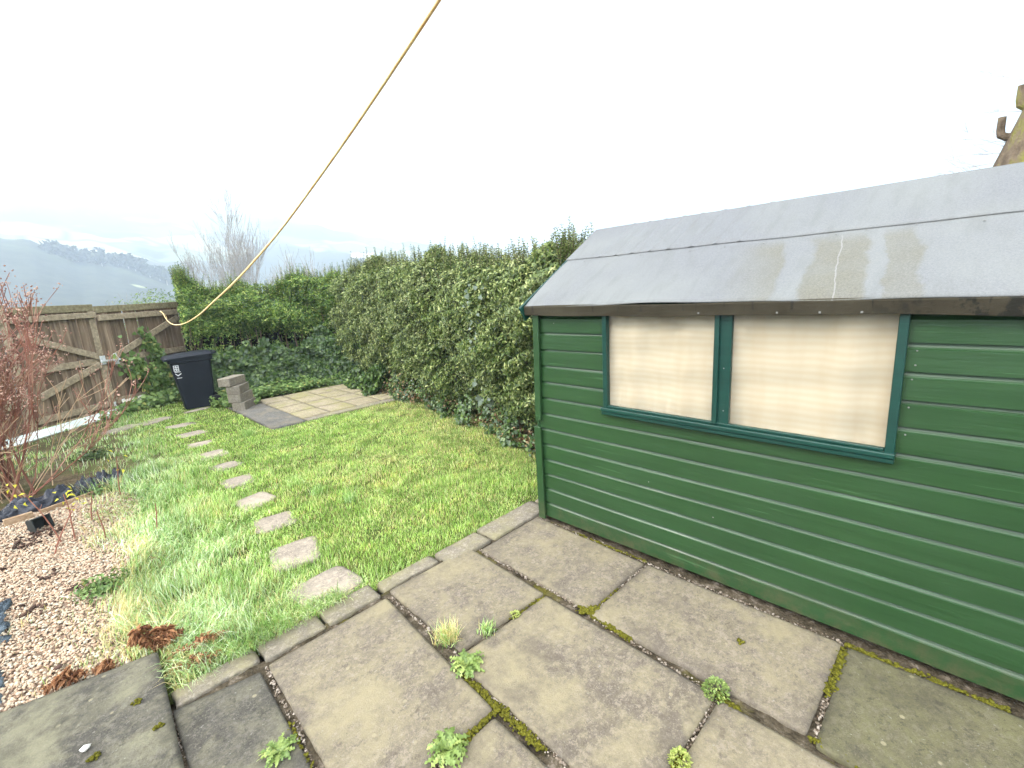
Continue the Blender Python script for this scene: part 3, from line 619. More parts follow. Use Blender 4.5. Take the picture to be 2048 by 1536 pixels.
ms = t.nodes.new('ShaderNodeMixShader'); tr.inputs[0].default_value = (0.97, 0.96, 0.94, 1); gb = t.nodes.new('ShaderNodeNewGeometry'); im = t.nodes.new('ShaderNodeMath'); im.operation = 'SUBTRACT'; im.inputs[0].default_value = 1.0; t.links.new(gb.outputs['Backfacing'], im.inputs[1]); mu_ = t.nodes.new('ShaderNodeMath'); mu_.operation = 'MULTIPLY'; t.links.new(im.outputs[0], mu_.inputs[0]); t.links.new(fr.outputs[0], mu_.inputs[1]); t.links.new(mu_.outputs[0], ms.inputs[0]); t.links.new(tr.outputs[0], ms.inputs[1]); t.links.new(gl.outputs[0], ms.inputs[2]); t.links.new(ms.outputs[0], mg.out.inputs[0])
mc = Mat('cream curtain', 0.95, 0.05)
isx = mc.n('ShaderNodeTexCoord'); 
st = mc.n('ShaderNodeTexWave'); st.bands_direction = 'Z'; st.inputs['Scale'].default_value = 9.0; st.inputs['Distortion'].default_value = 5.0; st.inputs['Detail'].default_value = 2; st.inputs['Detail Scale'].default_value = 0.6
mc.l(mc.co(scale=(1, 0.35, 1)), st.inputs['Vector'])
a = mc.ramp(st.outputs['Fac'], [(0.1, (0.441, 0.3923, 0.3038)), (0.9, (0.4546, 0.4162, 0.3349))])  # faint horizontal bands paint a glass reflection into the cloth
a = mc.mix(mc.ramp(mc.noise(5, 4, 0.5, mc.co(scale=(1, 2.2, 0.35))), [(0.46, 0.0), (0.72, 0.55)]), a, (0.4, 0.335, 0.24)); mc.col(a)
for k, (y0, y1) in enumerate(((0.922, 1.583), (0.186, 0.836))):
    MB().box((SX + 0.000, y0, 0.991), (SX + 0.004, y1, 1.595)).build('window_pane', mg, wf)
    ny, nz_ = 60, 30; YY, ZZ = np.meshgrid(np.linspace(y0 - 0.03, y1 + 0.03, ny), np.linspace(0.962, 1.60, nz_)); yy = YY.ravel(); zz_ = ZZ.ravel()
    fold = 1.25 * (0.005 * np.sin(yy * 31 + k + 2.5 * zz_ + 2 * np.sin(yy * 5)) + 0.007 * np.sin(yy * 13 + 3 * zz_ + k * 2)) * (1.15 - 0.5 * (zz_ - 1.0)) + 0.006 * np.exp(-((yy - (y1 - 0.08) - 0.05 * (1.5 - zz_)) / 0.03) ** 2) + 0.0035 * np.sin(zz_ * 31 + yy * 3)
    V = np.stack([SX + 0.034 + fold, yy, zz_], 1); I = np.arange(nz_ - 1)[:, None] * ny; J = np.arange(ny - 1)[None, :]
    npmesh('curtain', V, [np.stack([I + J, I + J + 1, I + ny + J + 1, I + ny + J], 2).reshape(-1, 4)], mc, wf, smooth=True)
# roof ------------------------------------------------------------------------
mr_ = Mat('roof felt', 0.62, 0.35)
c0 = mr_.ramp(mr_.noise(120, 5, 0.8), [(0.38, (0.09901, 0.1028, 0.1071)), (0.7, (0.1523, 0.1599, 0.1642))])
c0 = mr_.mix(mr_.ramp(mr_.noise(1.4, 5, 0.6), [(0.4, 0.0), (0.7, 0.5)]), c0, (0.165, 0.175, 0.16))
sp_ = mr_.n('ShaderNodeSeparateXYZ'); tcx = mr_.n('ShaderNodeTexCoord'); mr_.l(tcx.outputs['Object'], sp_.inputs[0])
wob = mr_.mul(mr_.mul(mr_.noise(5, 4, 0.6), 0.5, 'SUBTRACT'), 0.16)
slp = mr_.mul(mr_.mul(sp_.outputs[2], 1.64, 'SUBTRACT'), -0.22)
yc = mr_.mul(mr_.mul(sp_.outputs[1], wob, 'ADD'), slp, 'ADD')
ych = mr_.mul(mr_.mul(yc, 0.0, 'SUBTRACT'), 1.0, 'MULTIPLY')
g_, b_ = (0.0,), (1.0,)
stain = mr_.ramp(ych, [(0.10, 0.0), (0.125, 1.0), (0.235, 0.85), (0.25, 0.0), (0.30, 0.0), (0.325, 0.95), (0.52, 1.0), (0.545, 0.0), (0.64, 0.0), (0.67, 0.9), (0.74, 0.7), (0.92, 0.0)])
low = mr_.ramp(sp_.outputs[2], [(0.0, 1.0), (1.0, 1.0)])
lw = mr_.n('ShaderNodeMapRange'); lw.inputs[1].default_value = 1.95; lw.inputs[2].default_value = 1.90; mr_.l(sp_.outputs[2], lw.inputs[0])
sf = mr_.mul(stain, lw.outputs[0]); sf = mr_.mul(sf, mr_.ramp(mr_.noise(3, 4), [(0.3, 0.45), (0.6, 0.9)])); c0 = mr_.mix(mr_.ramp(mr_.noise(16, 5, .6, mr_.co(scale=(.25, 1, .25), loc=(1, 4, 2))), [(0.5, 0.0), (0.7, 0.5)]), c0, (0.10, 0.105, 0.10))
c0 = mr_.mix(sf, c0, mr_.ramp(mr_.noise(120, 4, .8), [(0.35, (0.075, 0.072, 0.054)), (0.65, (0.130, 0.124, 0.095))]))
ych2 = mr_.mul(mr_.mul(sp_.outputs[1], mr_.mul(wob, 0.3), 'ADD'), slp, 'ADD'); spl = mr_.ramp(ych2, [(0.411, 0.0), (0.4135, 0.45), (0.416, 0.0)]); c0 = mr_.mix(mr_.mul(spl, lw.outputs[0]), c0, (0.33, 0.34, 0.35))
mr_.col(c0).bump(mr_.mix(0.4, mr_.noise(300, 3, 0.7), mr_.noise(4, 4)), 0.35, 0.006)
RY0, RY1 = SY0 - 0.08, 2.265
def slope(sgn, s0, s1, off, name, th=0.004, ny=420, ns=24, crease=False):
    """sheet of felt from slope fraction s0 (eave 0) to s1 (ridge 1), lifted off"""
    ex = EX if sgn < 0 else 2 * RX - EX
    yy_, ss = np.meshgrid(np.linspace(RY0, RY1, ny), np.linspace(s0, s1, ns)); yv = yy_.ravel(); sv = ss.ravel()
    x = ex + (RX - ex) * sv; z = EZ + (RZ - EZ) * sv
    d = (0.0025 * np.sin(yv * 5.3 + sv * 3) + 0.002 * np.sin(yv * 11 + sv * 5) + 0.0025 * np.sin(sv * 9 + yv * 2.1)) * (1 - 0.75 * sv)
    if crease:
        for yc_, wd_ in ((1.95, .014), (1.82, .012), (1.69, .016), (1.55, .013), (1.42, .014), (1.27, .016), (1.12, .013), (0.98, .012)):
            d += 0.006 * np.exp(-((yv - yc_ + 0.10 * (sv - s0)) / wd_) ** 2) * np.clip(1 - sv * 0.2, 0, 1)
    sag = -0.010 * np.exp(-(sv / 0.06) ** 2) * (0.5 + 0.5 * np.sin(yv * 4.1)) 
    ridge_sag = -0.003 * sv * np.exp(-((yv - 1.0) / 0.8) ** 2)
    nx = -(RZ - EZ) if sgn < 0 else (RZ - EZ); nz2 = abs(RX - EX); L = math.hypot(nx, nz2); nx /= L; nz2 /= L
    P = np.stack([x + nx * (d + off), yv, z + nz2 * (d + off) + sag + ridge_sag], 1)
    I = np.arange(ns - 1)[:, None] * ny; J = np.arange(ny - 1)[None, :]; F = np.stack([I + J, I + J + 1, I + ny + J + 1, I + ny + J], 2).reshape(-1, 4)
    if sgn < 0: F = F[:, ::-1]
    b = len(P); ring = list(range(ny)) + [ny - 1 + i * ny for i in range(1, ns)] + [(ns - 1) * ny + ny - 1 - i for i in range(1, ny)] + [(ns - 1 - i) * ny for i in range(1, ns - 1)]
    lo = P[ring] - np.array([nx, 0, nz2]) * th; r = np.array(ring); k_ = len(ring); i = np.arange(k_)
    S = np.stack([r, r[(i + 1) % k_], b + (i + 1) % k_, b + i], 1)
    return npmesh(name, np.concatenate([P, lo]), [F, S], mr_, shed, smooth=False)
_rd = MB().add([(EX + .005, RY0 + .01, EZ - .022), (RX, RY0 + .01, RZ - .022), (2 * RX - EX - .005, RY0 + .01, EZ - .022), (EX + .005, RY1 - .01, EZ - .022), (RX, RY1 - .01, RZ - .022), (2 * RX - EX - .005, RY1 - .01, EZ - .022),
          (EX + .005, RY0 + .01, EZ - .006), (RX, RY0 + .01, RZ - .006), (2 * RX - EX - .005, RY0 + .01, EZ - .006), (EX + .005, RY1 - .01, EZ - .006), (RX, RY1 - .01, RZ - .006), (2 * RX - EX - .005, RY1 - .01, EZ - .006)],
         [(0, 3, 4, 1), (1, 4, 5, 2), (6, 7, 10, 9), (7, 8, 11, 10), (0, 6, 9, 3), (2, 5, 11, 8), (0, 1, 7, 6), (1, 2, 8, 7), (3, 9, 10, 4), (4, 10, 11, 5)]); _rd.v = [(x, y, z - .014) for x, y, z in _rd.v]; _rd.build('roof_deck', M_green, shed)
slope(-1, 0.0, 0.62, 0.004, 'roof_felt'); slope(-1, 0.555, 1.0, 0.010, 'roof_felt', crease=True); slope(1, 0.0, 1.0, 0.006, 'roof_felt')
mf = Mat('mouldy fascia felt', 0.9, 0.15)
a = mf.ramp(mf.noise(3.2, 5, 0.6), [(0.35, (0.02856, 0.02419, 0.01546)), (0.65, (0.04536, 0.03965, 0.02621))])
blk = mf.ramp(mf.noise(9, 5, 0.65, mf.co(scale=(1, 1.2, 0.9))), [(0.50, 0.0), (0.56, 0.85)]); spz = mf.n('ShaderNodeSeparateXYZ'); mf.l(mf.n('ShaderNodeTexCoord').outputs['Object'], spz.inputs[0])
yb = mf.n('ShaderNodeMapRange'); yb.inputs[1].default_value = 0.45; yb.inputs[2].default_value = 0.0; mf.l(spz.outputs[1], yb.inputs[0])
a = mf.mix(mf.mul(blk, yb.outputs[0]), a, (0.012, 0.012, 0.010))
drip = mf.ramp(mf.noise(34, 3, 0.5, mf.co(scale=(1, 1.0, 0.12))), [(0.62, 0.0), (0.66, 0.8)]); zb = mf.n('ShaderNodeMapRange'); zb.inputs[1].default_value = 1.585; zb.inputs[2].default_value = 1.60; mf.l(spz.outputs[2], zb.inputs[0])
a = mf.mix(mf.mul(drip, zb.outputs[0]), a, (0.018, 0.016, 0.014)); mf.col(a).bump(mf.noise(90, 4), 0.4, 0.006)
mb = MB(); ny = 90
for j, y in enumerate(np.linspace(RY0 + .004, RY1 - .004, ny)):
    wz = 0.004 * math.sin(y * 3.7) + 0.003 * math.sin(y * 9.1) - 0.010 * 0.0
    for (x, z) in ((EX + 0.002, EZ + 0.002 + 0.005 * math.sin(y * 4.1) - 0.005), (EX - 0.003, EZ - 0.012), (EX + 0.001 + 0.001 * math.sin(y * 8), EZ - 0.045), (EX + 0.004, EZ - 0.072 + wz), (EX + 0.012, EZ - 0.071 + wz), (EX + 0.012, EZ - 0.008)):
        mb.v.append((x, y, z))
for j in range(ny - 1):
    for q in range(6): mb.f.append((j * 6 + q, j * 6 + (q + 1) % 6, (j + 1) * 6 + (q + 1) % 6, (j + 1) * 6 + q))
mb.f += [tuple(range(6)), tuple((ny - 1) * 6 + q for q in range(6))[::-1]]
mb.build('fascia', mf, shed)
MB().box((EX + 0.014, RY0 + 0.012, EZ - 0.062), (SX - 0.002, RY1 - 0.012, EZ - 0.026)).build('soffit', M_green, shed)
for yb_ in (RY1 - 0.016, RY0 - 0.004):
    mb = MB(); mb.bar((EX - 0.012, yb_ + .008, EZ - 0.060), (RX, yb_ + .008, RZ - 0.055), 0.018, 0.11, (-(RZ - EZ), 0, RX - EX), 0.002); mb.build('barge_board', M_teal, shed)
    mb = MB(); mb.bar((2 * RX - EX + 0.012, yb_ + .008, EZ - 0.060), (RX + .003, yb_ + .0081, RZ - 0.055), 0.018, 0.11, ((RZ - EZ), 0, RX - EX), 0.002); mb.build('barge_board', M_teal, shed)
# nails, drips, splinter on the felt seam
mm_ = Mat('galvanised metal', 0.45, 0.6); mm_.p.inputs['Metallic'].default_value = 0.3; mm_.col(mm_.ramp(mm_.noise(60, 3), [(0.3, (0.55, 0.58, 0.58)), (0.7, (0.80, 0.82, 0.82))]))
mb = MB()
for y in list(np.arange(-1.0, 2.2, 0.19)):
    y += random.uniform(-.07, .07); s_ = 0.535 + random.uniform(-.03, .012); c_ = Vector((EX + (RX - EX) * s_, y, EZ + (RZ - EZ) * s_)) + Vector((-.51, 0, .86)) * 0.010
    mb.bar(c_ - Vector((0, .004, 0)), c_ + Vector((0, .004, 0)), 0.006, 0.003, (-.51, 0, .86), 0.0008)
for y in (0.45, 0.62, 0.30, 0.99): mb.bar((EX - .005, y, EZ - .058), (EX - .005, y + .009, EZ - .058), .009, .003, (-1, 0, 0), .001)
for (y, z) in ((2.02, 1.515), (0.868, 1.29), (0.862, 1.06), (1.3, .53), (0.9, .42), (0.12, 1.3), (0.12, 1.18), (0.115, 1.36), (0.12, 1.06), (0.115, 1.42)): mb.bar((SX - 0.016 if abs(y - .865) < .02 else SX - .002, y, z), (SX - .0155 if abs(y - .865) < .02 else SX - .0015, y + 0.006, z), .006, .003, (-1, 0, 0), .0008)
mnl = Mat('dull nail head', 0.6, 0.3); mnl.col((0.16, 0.16, 0.15)); mb.build('nails', mnl, shed)['kind'] = 'stuff'
world_children(shed)

# ================================================================== GATE AND FENCE
FA = np.array([-0.35, 9.9]); FU = np.array([0.7934, 0.6087]); FN = np.array([0.6087, -0.7934])   # FN points to the garden (towards viewer)
def fp(s, z, d=0.0): return (FA[0] + FU[0] * s + FN[0] * d, FA[1] + FU[1] * s + FN[1] * d, z)
def fbar(mb, s0, z0, s1, z1, wdt, d0, d1, bev=0.004):
    """board lying on the fence plane from (s0,z0) to (s1,z1), d0..d1 in front"""
    a = Vector(fp(s0, z0, (d0 + d1) / 2)); b = Vector(fp(s1, z1, (d0 + d1) / 2)); mb.bar(a, b, wdt, d1 - d0, (FN[0], FN[1], 0), bev)
def timber(name, c1, c2, c3, gx=(1, 1, 0.05)):
    m = Mat(name, 0.9, 0.15); co = m.co(scale=gx)
    a = m.ramp(m.noise(22, 5, 0.65, co), [(0.25, c1), (0.5, c2), (0.75, c3)])
    iv = m.ramp(m.island(), [(0, 0.65), (1, 1.3)]); a = m.mix(1.0, a, iv, 'MULTIPLY')
    a = m.mix(m.ramp(m.noise(3.5, 4, 0.6), [(0.58, 0.0), (0.75, 0.45)]), a, (0.10, 0.11, 0.04))
    m.col(a).bump(m.noise(40, 5, 0.6, co), 0.6, 0.006); return m
M_board = timber('old fence boards', (0.0918, 0.064, 0.04232), (0.2052, 0.148, 0.09936), (0.3888, 0.3, 0.207))
M_rail = timber('grey weathered rail', (0.2001, 0.161, 0.1076), (0.3585, 0.2898, 0.1943), (0.5503, 0.4669, 0.3214), (1, 1, 1))
M_cap = timber('mossy capping board', (0.135, 0.1148, 0.06075), (0.243, 0.2093, 0.1215), (0.3645, 0.324, 0.189), (1, 1, 1))
fc = empty('timber_fence', fp(-1.8, 0)); tag(fc, 'brown boarded fence run beyond the red twiggy shrub, left of the double gate', 'fence')
gate = empty('double_gate', fp(1.2, 0)); tag(gate, 'weathered brown double gate with crossed braces and silver latch', 'gate')
def planks(s0, s1, z0, z1):
    mb = MB(); s = s0
    while s < s1 - 0.02:
        w_ = min(random.uniform(0.115, 0.15), s1 - s); zt = z1 + random.uniform(-.012, .006); d = random.uniform(-.008, .004); fbar(mb, s + w_ / 2 - .002, z0 + random.uniform(-.02, .02), s + w_ / 2 - .002 + random.uniform(-.012, .012), zt, w_ - 0.006, -0.028 + d, -0.008 + d, 0.003); s += w_
    return mb
planks(-3.4, -0.12, 0.02, 1.88).build('boards', M_board, fc)
MB().bar(fp(-3.4, 1.72, .02), fp(-.12, 1.72, .02), .09, .04, (FN[0], FN[1], 0), .004).build('rail', M_rail, fc)
MB().bar(fp(-3.4, .5, .02), fp(-.12, .5, .02), .09, .04, (FN[0], FN[1], 0), .004).build('rail', M_rail, fc)
MB().box((-.05, -.05, 0), (.05, .05, 1.95), .006, Matrix.Translation(fp(-0.06, 0, -.02))).build('post', M_rail, fc)
planks(0.0, 1.225, 0.10, 1.83).build('boards', M_board, gate); planks(1.235, 3.05, 0.12, 1.83).build('boards', M_board, gate)
b = MB(); fbar(b, 0.0, 1.86, 1.225, 1.868, 0.115, -0.006, 0.016); b.build('capping', M_cap, gate)
b = MB(); fbar(b, 1.24, 1.832, 3.05, 1.862, 0.115, -0.006, 0.018); b.build('capping', M_cap, gate)
def rail(*a):
    b = MB(); fbar(b, *a); return b.build('rail', M_rail, gate)
def brace(*a):
    b = MB(); fbar(b, *a); return b.build('brace', M_rail, gate)
rail(-0.02, 1.73, 1.22, 1.745, 0.09, 0.018, 0.058); rail(1.25, 1.690, 3.05, 1.715, 0.10, 0.020, 0.075)
rail(-0.02, 0.955, 1.22, 0.962, 0.105, -0.006, 0.034); rail(1.25, 0.955, 3.05, 0.945, 0.105, -0.006, 0.034)
rail(0.0, 0.20, 1.22, 0.20, 0.10, -0.006, 0.03); rail(1.25, 0.22, 3.05, 0.21, 0.10, -0.006, 0.03)
brace(0.02, 1.50, 1.12, 1.03, 0.10, 0.036, 0.06); brace(0.10, 0.55, 1.10, 0.90, 0.11, 0.036, 0.058)
brace(1.33, 0.98, 2.86, 1.60, 0.11, 0.036, 0.06); brace(1.33, 0.90, 2.20, 0.50, 0.085, 0.036, 0.056)
b = MB(); fbar(b, 1.16, 0.10, 1.16, 0.90, 0.105, 0.008, 0.050); b.build('stile', M_rail, gate)
b = MB(); fbar(b, 1.17, 1.02, 1.17, 1.82, 0.10, -0.004, 0.012); b.build('stile', M_rail, gate)
b = MB(); fbar(b, 1.10, 0.97, 1.19, 0.97, 0.15, 0.060, 0.068, .001); fbar(b, 1.34, 0.93, 1.42, 0.93, 0.13, 0.060, 0.068, .001); fbar(b, 1.38, .90, 1.36, 1.06, 0.05, 0.069, 0.082, .002); fbar(b, 1.10, 0.955, 1.44, 0.945, 0.035, 0.070, 0.092, .004); b.build('latch', mm_, gate)
b = MB(); fbar(b, 1.18, 0.06, 1.18, 0.22, 0.03, 0.052, 0.070, .002); fbar(b, 1.36, 0.12, 1.36, 0.23, 0.05, 0.030, 0.045, .002); fbar(b, 1.05, 0.075, 1.42, 0.10, 0.018, 0.052, 0.060, .001); b.build('bolt', mm_, gate)
world_children(fc); world_children(gate)
mw = Mat('chalky white board', 0.7, 0.3); a = mw.ramp(mw.noise(5, 5, 0.6), [(0.35, (0.50, 0.60, 0.56)), (0.65, (0.72, 0.78, 0.74))]); mw.col(mw.mix(mw.ramp(mw.noise(16, 5, .7), [(0.55, 0.0), (0.7, 0.6)]), a, (0.34, 0.33, 0.24)))
b = MB(); b.bar(fp(-1.3, 0.01, 0.16), fp(1.12, 0.045, 0.11), 0.17, 0.03, (0.30, -0.39, 0.87), .004)
tag(b.build('white_board', mw), 'long pale blue white board lying at the foot of the gate behind the shrub', 'board')
b = MB(); b.bar(fp(1.30, 0.14, 0.12), fp(2.42, 0.165, 0.10), 0.17, 0.03, (0.50, -0.65, 0.57), .004)
mw2 = Mat('cream board', 0.75, 0.25); mw2.col(mw2.ramp(mw2.noise(5, 5, 0.6), [(0.35, (0.45, 0.44, 0.34)), (0.65, (0.72, 0.70, 0.60))]))
tag(b.build('cream_board', mw2), 'shorter cream board leaning at the foot of the gate beside the bin', 'board')

# ================================================================== WHEELIE BIN
bn = empty('wheelie_bin', (1.70, 9.86, 0)); tag(bn, 'dark blue grey wheelie bin with closed lid before the gate', 'bin')
ang = -0.10         # local -x is the front of the bin
Mb = Matrix.Rotation(ang, 4, 'Z')
mbn = Mat('bin plastic', 0.5, 0.2); mbn.col(mbn.ramp(mbn.noise(3, 4), [(0.3, (0.00525, 0.007371, 0.01235)), (0.7, (0.007875, 0.01037, 0.01617))])).bump(mbn.noise(150, 2), .15, .003)
def loft(rings, cap=True):
    mb = MB(); k = len(rings[0])
    for r_ in rings: mb.v += [tuple(Mb @ Vector(p)) for p in r_]
    for i in range(len(rings) - 1):
        for j in range(k): mb.f.append((i * k + j, i * k + (j + 1) % k, (i + 1) * k + (j + 1) % k, (i + 1) * k + j))
    if cap: mb.f += [tuple(range(k))[::-1], tuple((len(rings) - 1) * k + j for j in range(k))]
    return mb
def rrect(x0, x1, hw, z, r=0.05, n=5, z2=None):
    pts = []
    for (cx, cy, a0) in ((x1 - r, hw - r, 0), (x0 + r, hw - r, 90), (x0 + r, -hw + r, 180), (x1 - r, -hw + r, 270)):
        for q in range(n + 1):
            a = R_(a0 + 90 * q / n); x = cx + r * math.cos(a); zz_ = z if z2 is None else z + (z2 - z) * (x - x0) / (x1 - x0); pts.append((x, cy + r * math.sin(a), zz_))
    return pts
loft([rrect(-0.20, 0.26, 0.22, 0.01, .04), rrect(-0.225, 0.275, 0.235, 0.25, .045), rrect(-0.30, 0.305, 0.27, 0.84, .05), rrect(-0.305, 0.31, 0.272, 0.85, .05), rrect(-0.325, 0.33, 0.288, 0.853, .05), rrect(-0.33, 0.335, 0.29, 0.91, .05, 5, 0.93)]).build('body', mbn, bn, smooth=False)
loft([rrect(-0.385, 0.345, 0.305, 0.895, .06, 5, 0.935), rrect(-0.392, 0.35, 0.31, 0.925, .06, 5, 0.965), rrect(-0.36, 0.335, 0.29, 0.955, .07, 5, 0.985), rrect(-0.30, 0.30, 0.25, 0.968, .07, 5, 1.0), rrect(-0.24, 0.26, 0.20, 0.968, .06, 5, 1.0), rrect(-0.22, 0.22, 0.17, 0.985, .06, 5, 1.008)]).build('lid', mbn, bn, smooth=False)
b = MB(); b.tube([Mb @ Vector((0.40, -.21, .97)), Mb @ Vector((0.40, .21, .97))], .016, 10); b.tube([Mb @ Vector((0.33, -.2, .95)), Mb @ Vector((0.40, -.2, .97))], .014, 8); b.tube([Mb @ Vector((0.33, .2, .95)), Mb @ Vector((0.40, .2, .97))], .014, 8); b.build('handle', mbn, bn)
mrb = Mat('black rubber', 0.75, 0.2); mrb.col((0.012, 0.012, 0.014))
for sgn in (-1, 1):
    b = MB(); rg = [(0.0, .035), (0.02, .035), (.03, .085), (0.0, .10), (-.03, .085)]
    c_ = Vector((0.27, sgn * 0.265, 0.10)); k = 20; prof = [(.012, -.022), (.085, -.024), (.100, -.014), (.100, .014), (.085, .024), (.012, .022)]
    for j in range(k):
        a = 2 * math.pi * j / k
        for (r_, y_) in prof: b.v.append(tuple(Mb @ (c_ + Vector((math.cos(a) * r_, y_, math.sin(a) * r_)))))
    for j in range(k):
        for q in range(6): b.f.append((j * 6 + q, j * 6 + (q + 1) % 6, ((j + 1) % k) * 6 + (q + 1) % 6, ((j + 1) % k) * 6 + q))
    b.build('wheel', mrb, bn)
b = MB(); b.tube([Mb @ Vector((0.27, -.25, .1)), Mb @ Vector((0.27, .25, .1))], .012, 8); b.build('axle', mrb, bn)
mst = Mat('white print', 0.6, 0.3); mst.col((0.60, 0.61, 0.62))
b = MB()
def decal(u0, u1, z0, z1, dy=0.0):   # on the side (-y) face near the front edge
    def yy(z): return -(0.235 + (0.27 - 0.235) * (z - .25) / .59) - 0.0025
    vs = [Mb @ Vector((u, yy(z), z)) for (u, z) in ((u0, z0 + dy), (u1, z0), (u1, z1), (u0, z1 + dy))]; b.add(vs, [(0, 1, 2, 3)])
for i in range(4): decal(-.262, -.185, .800 - i * .030, .811 - i * .030)
for i in range(3): decal(-.262 + i * .033, -.252 + i * .033, .710, .811)
b.add([Mb @ Vector((u, -(0.235 + 0.035 * (z - .25) / .59) - 0.0026, z)) for (u, z) in ((-.25, .675), (-.215, .64), (-.165, .672), (-.165, .655), (-.215, .622), (-.25, .66))], [(0, 1, 4, 5), (1, 2, 3, 4)])
decal(-.255, -.17, .690, .700); decal(-.235, -.165, .583, .592); b.build('marking', mst, bn)
# concrete blocks -----------------------------------------------------------------
Mbl = concrete('old concrete block', (0.2016, 0.1792, 0.1456), (0.1232, 0.1064, 0.084), (0.1904, 0.1736, 0.1232), 0.2)
for k, (z, x, y, a_, lb) in enumerate([(0.0, 2.20, 8.86, 1.2, 'pinkish grey concrete block, lowest of the stack beside the bin'), (0.142, 2.17, 8.88, 1.15, 'concrete block resting on the lowest block of the stack'), (0.286, 2.155, 8.90, 1.27, 'concrete block just below the topmost of the stack'), (0.430, 2.09, 8.93, 1.05, 'concrete block on top of the stack, shifted sideways')]):
    n = 10; b = MB(); b.box((-.22, -.105, 0), (.22, .105, .14), .006)
    o = b.build('concrete_block', Mbl); o.location = (x, y, z); o.rotation_euler = (0, 0, a_ - .30); tag(o, lb, 'concrete block', 'concrete blocks stacked beside the bin')

# ================================================================== WASHING LINE
mrp = Mat('yellow rope', 0.55, 0.3); mrp.col(mrp.ramp(mrp.noise(60, 3, .5, mrp.co(scale=(1, .2, 1))), [(.35, (0.86, 0.54, 0.24)), (.65, (0.93, 0.74, 0.38))]))
pts = []
ry = [-0.6, 0.0, .6, 1.01, 1.44, 2.06, 2.8, 3.57, 4.6, 5.7, 7.0, 8.3, 9.4, 10.2, 10.7, 11.0]; rz_ = [2.50, 2.33, 2.18, 2.113, 2.030, 1.95, 1.868, 1.800, 1.705, 1.628, 1.565, 1.535, 1.55, 1.60, 1.66, 1.74]
yy = np.linspace(-.6, 11.0, 90)
zs = np.interp(yy, ry, rz_); zs = np.convolve(np.pad(zs, 3, 'edge'), np.ones(7) / 7, 'valid')
b = MB(); b.tube([(0.439 + .108 * y, y, z) for y, z in zip(yy, zs)], np.interp(yy, [0, 1.4, 3, 7, 11], [.0027, .0033, .0048, .0062, .0050]), 8)
ex = (0.439 + .108 * 11.0, 11.0, zs[-1]); b.tube([ex, (ex[0] - .02, 11.1, 1.74)], .007, 6); b.tube([(ex[0], 10.98, zs[-1]), (ex[0] + .04, 11.0, 1.66), (ex[0] + .05, 10.99, 1.60), (ex[0] + .02, 10.9, 1.585)], .004, 5)
tag(b.build('washing_line', mrp, smooth=True), 'sagging yellow rope washing line tied to the gate top', 'washing line')

# ================================================================== HEDGES
def leafmat(name, c, tr=0.35, rough=0.42, big=None):
    m = Mat(name, rough, 0.4); a = m.ramp(m.island(), c)
    if big: a = m.mix(m.ramp(m.noise(1.6, 3), [(0.4, 0.0), (0.65, 0.7)]), a, m.ramp(m.island(), big))
    m.col(a).translucent(tr); return m
M_priv = leafmat('privet leaf', [(0.0, (0.03, 0.06, 0.012)), (0.4, (0.10, 0.155, 0.035)), (0.8, (0.22, 0.28, 0.075)), (1.0, (0.42, 0.45, 0.17))], 0.3, 0.38, [(0.0, (0.04, 0.065, 0.02)), (0.5, (0.16, 0.20, 0.07)), (1.0, (0.42, 0.44, 0.20))])
M_priv2 = leafmat('fresh privet leaf', [(0.0, (0.03, 0.08, 0.010)), (0.5, (0.11, 0.20, 0.03)), (0.85, (0.22, 0.32, 0.055)), (1.0, (0.42, 0.46, 0.12))], 0.35, 0.42)
M_ivy = leafmat('ivy leaf', [(0.0, (0.021, 0.05, 0.0117)), (0.6, (0.0525, 0.1, 0.02275)), (1.0, (0.126, 0.19, 0.0455))], 0.2, 0.35)
M_ivyl = leafmat('light ivy leaf', [(0.0, (0.07, 0.13, 0.03)), (0.6, (0.14, 0.23, 0.06)), (0.92, (0.24, 0.33, 0.10)), (1.0, (0.38, 0.34, 0.10))], 0.3, 0.45)
M_pale = leafmat('grey green leaf', [(0.0, (0.12, 0.1575, 0.1125)), (1.0, (0.225, 0.27, 0.21))], 0.2, 0.4)
M_twig = Mat('hedge twig', 0.9, 0.1); M_twig.col(M_twig.ramp(M_twig.noise(12, 3), [(0.3, (0.07, 0.05, 0.032)), (0.7, (0.19, 0.15, 0.10))]))
M_dark = Mat('hedge core shade', 1.0, 0.0); M_dark.col((0.006, 0.007, 0.004))  # near-black colour paints the deep shade between the leaves
def frame_along(face, t):
    """face polyline -> position and outward normal (towards the garden, to the left of travel reversed)"""
    f = np.array(face, float); seg = np.diff(f, axis=0); L = np.hypot(seg[:, 0], seg[:, 1]); cum = np.concatenate([[0], np.cumsum(L)]); d = t * cum[-1]
    i = np.clip(np.searchsorted(cum, d, side='right') - 1, 0, len(L) - 1); k = (d - cum[i]) / L[i]; p = f[i] + seg[i] * k[:, None]
    tg = np.stack([np.interp(d, (cum[:-1] + cum[1:]) / 2, seg[:, 0] / L), np.interp(d, (cum[:-1] + cum[1:]) / 2, seg[:, 1] / L)], 1); tg /= np.hypot(tg[:, 0], tg[:, 1])[:, None]
    return p, tg, cum[-1]
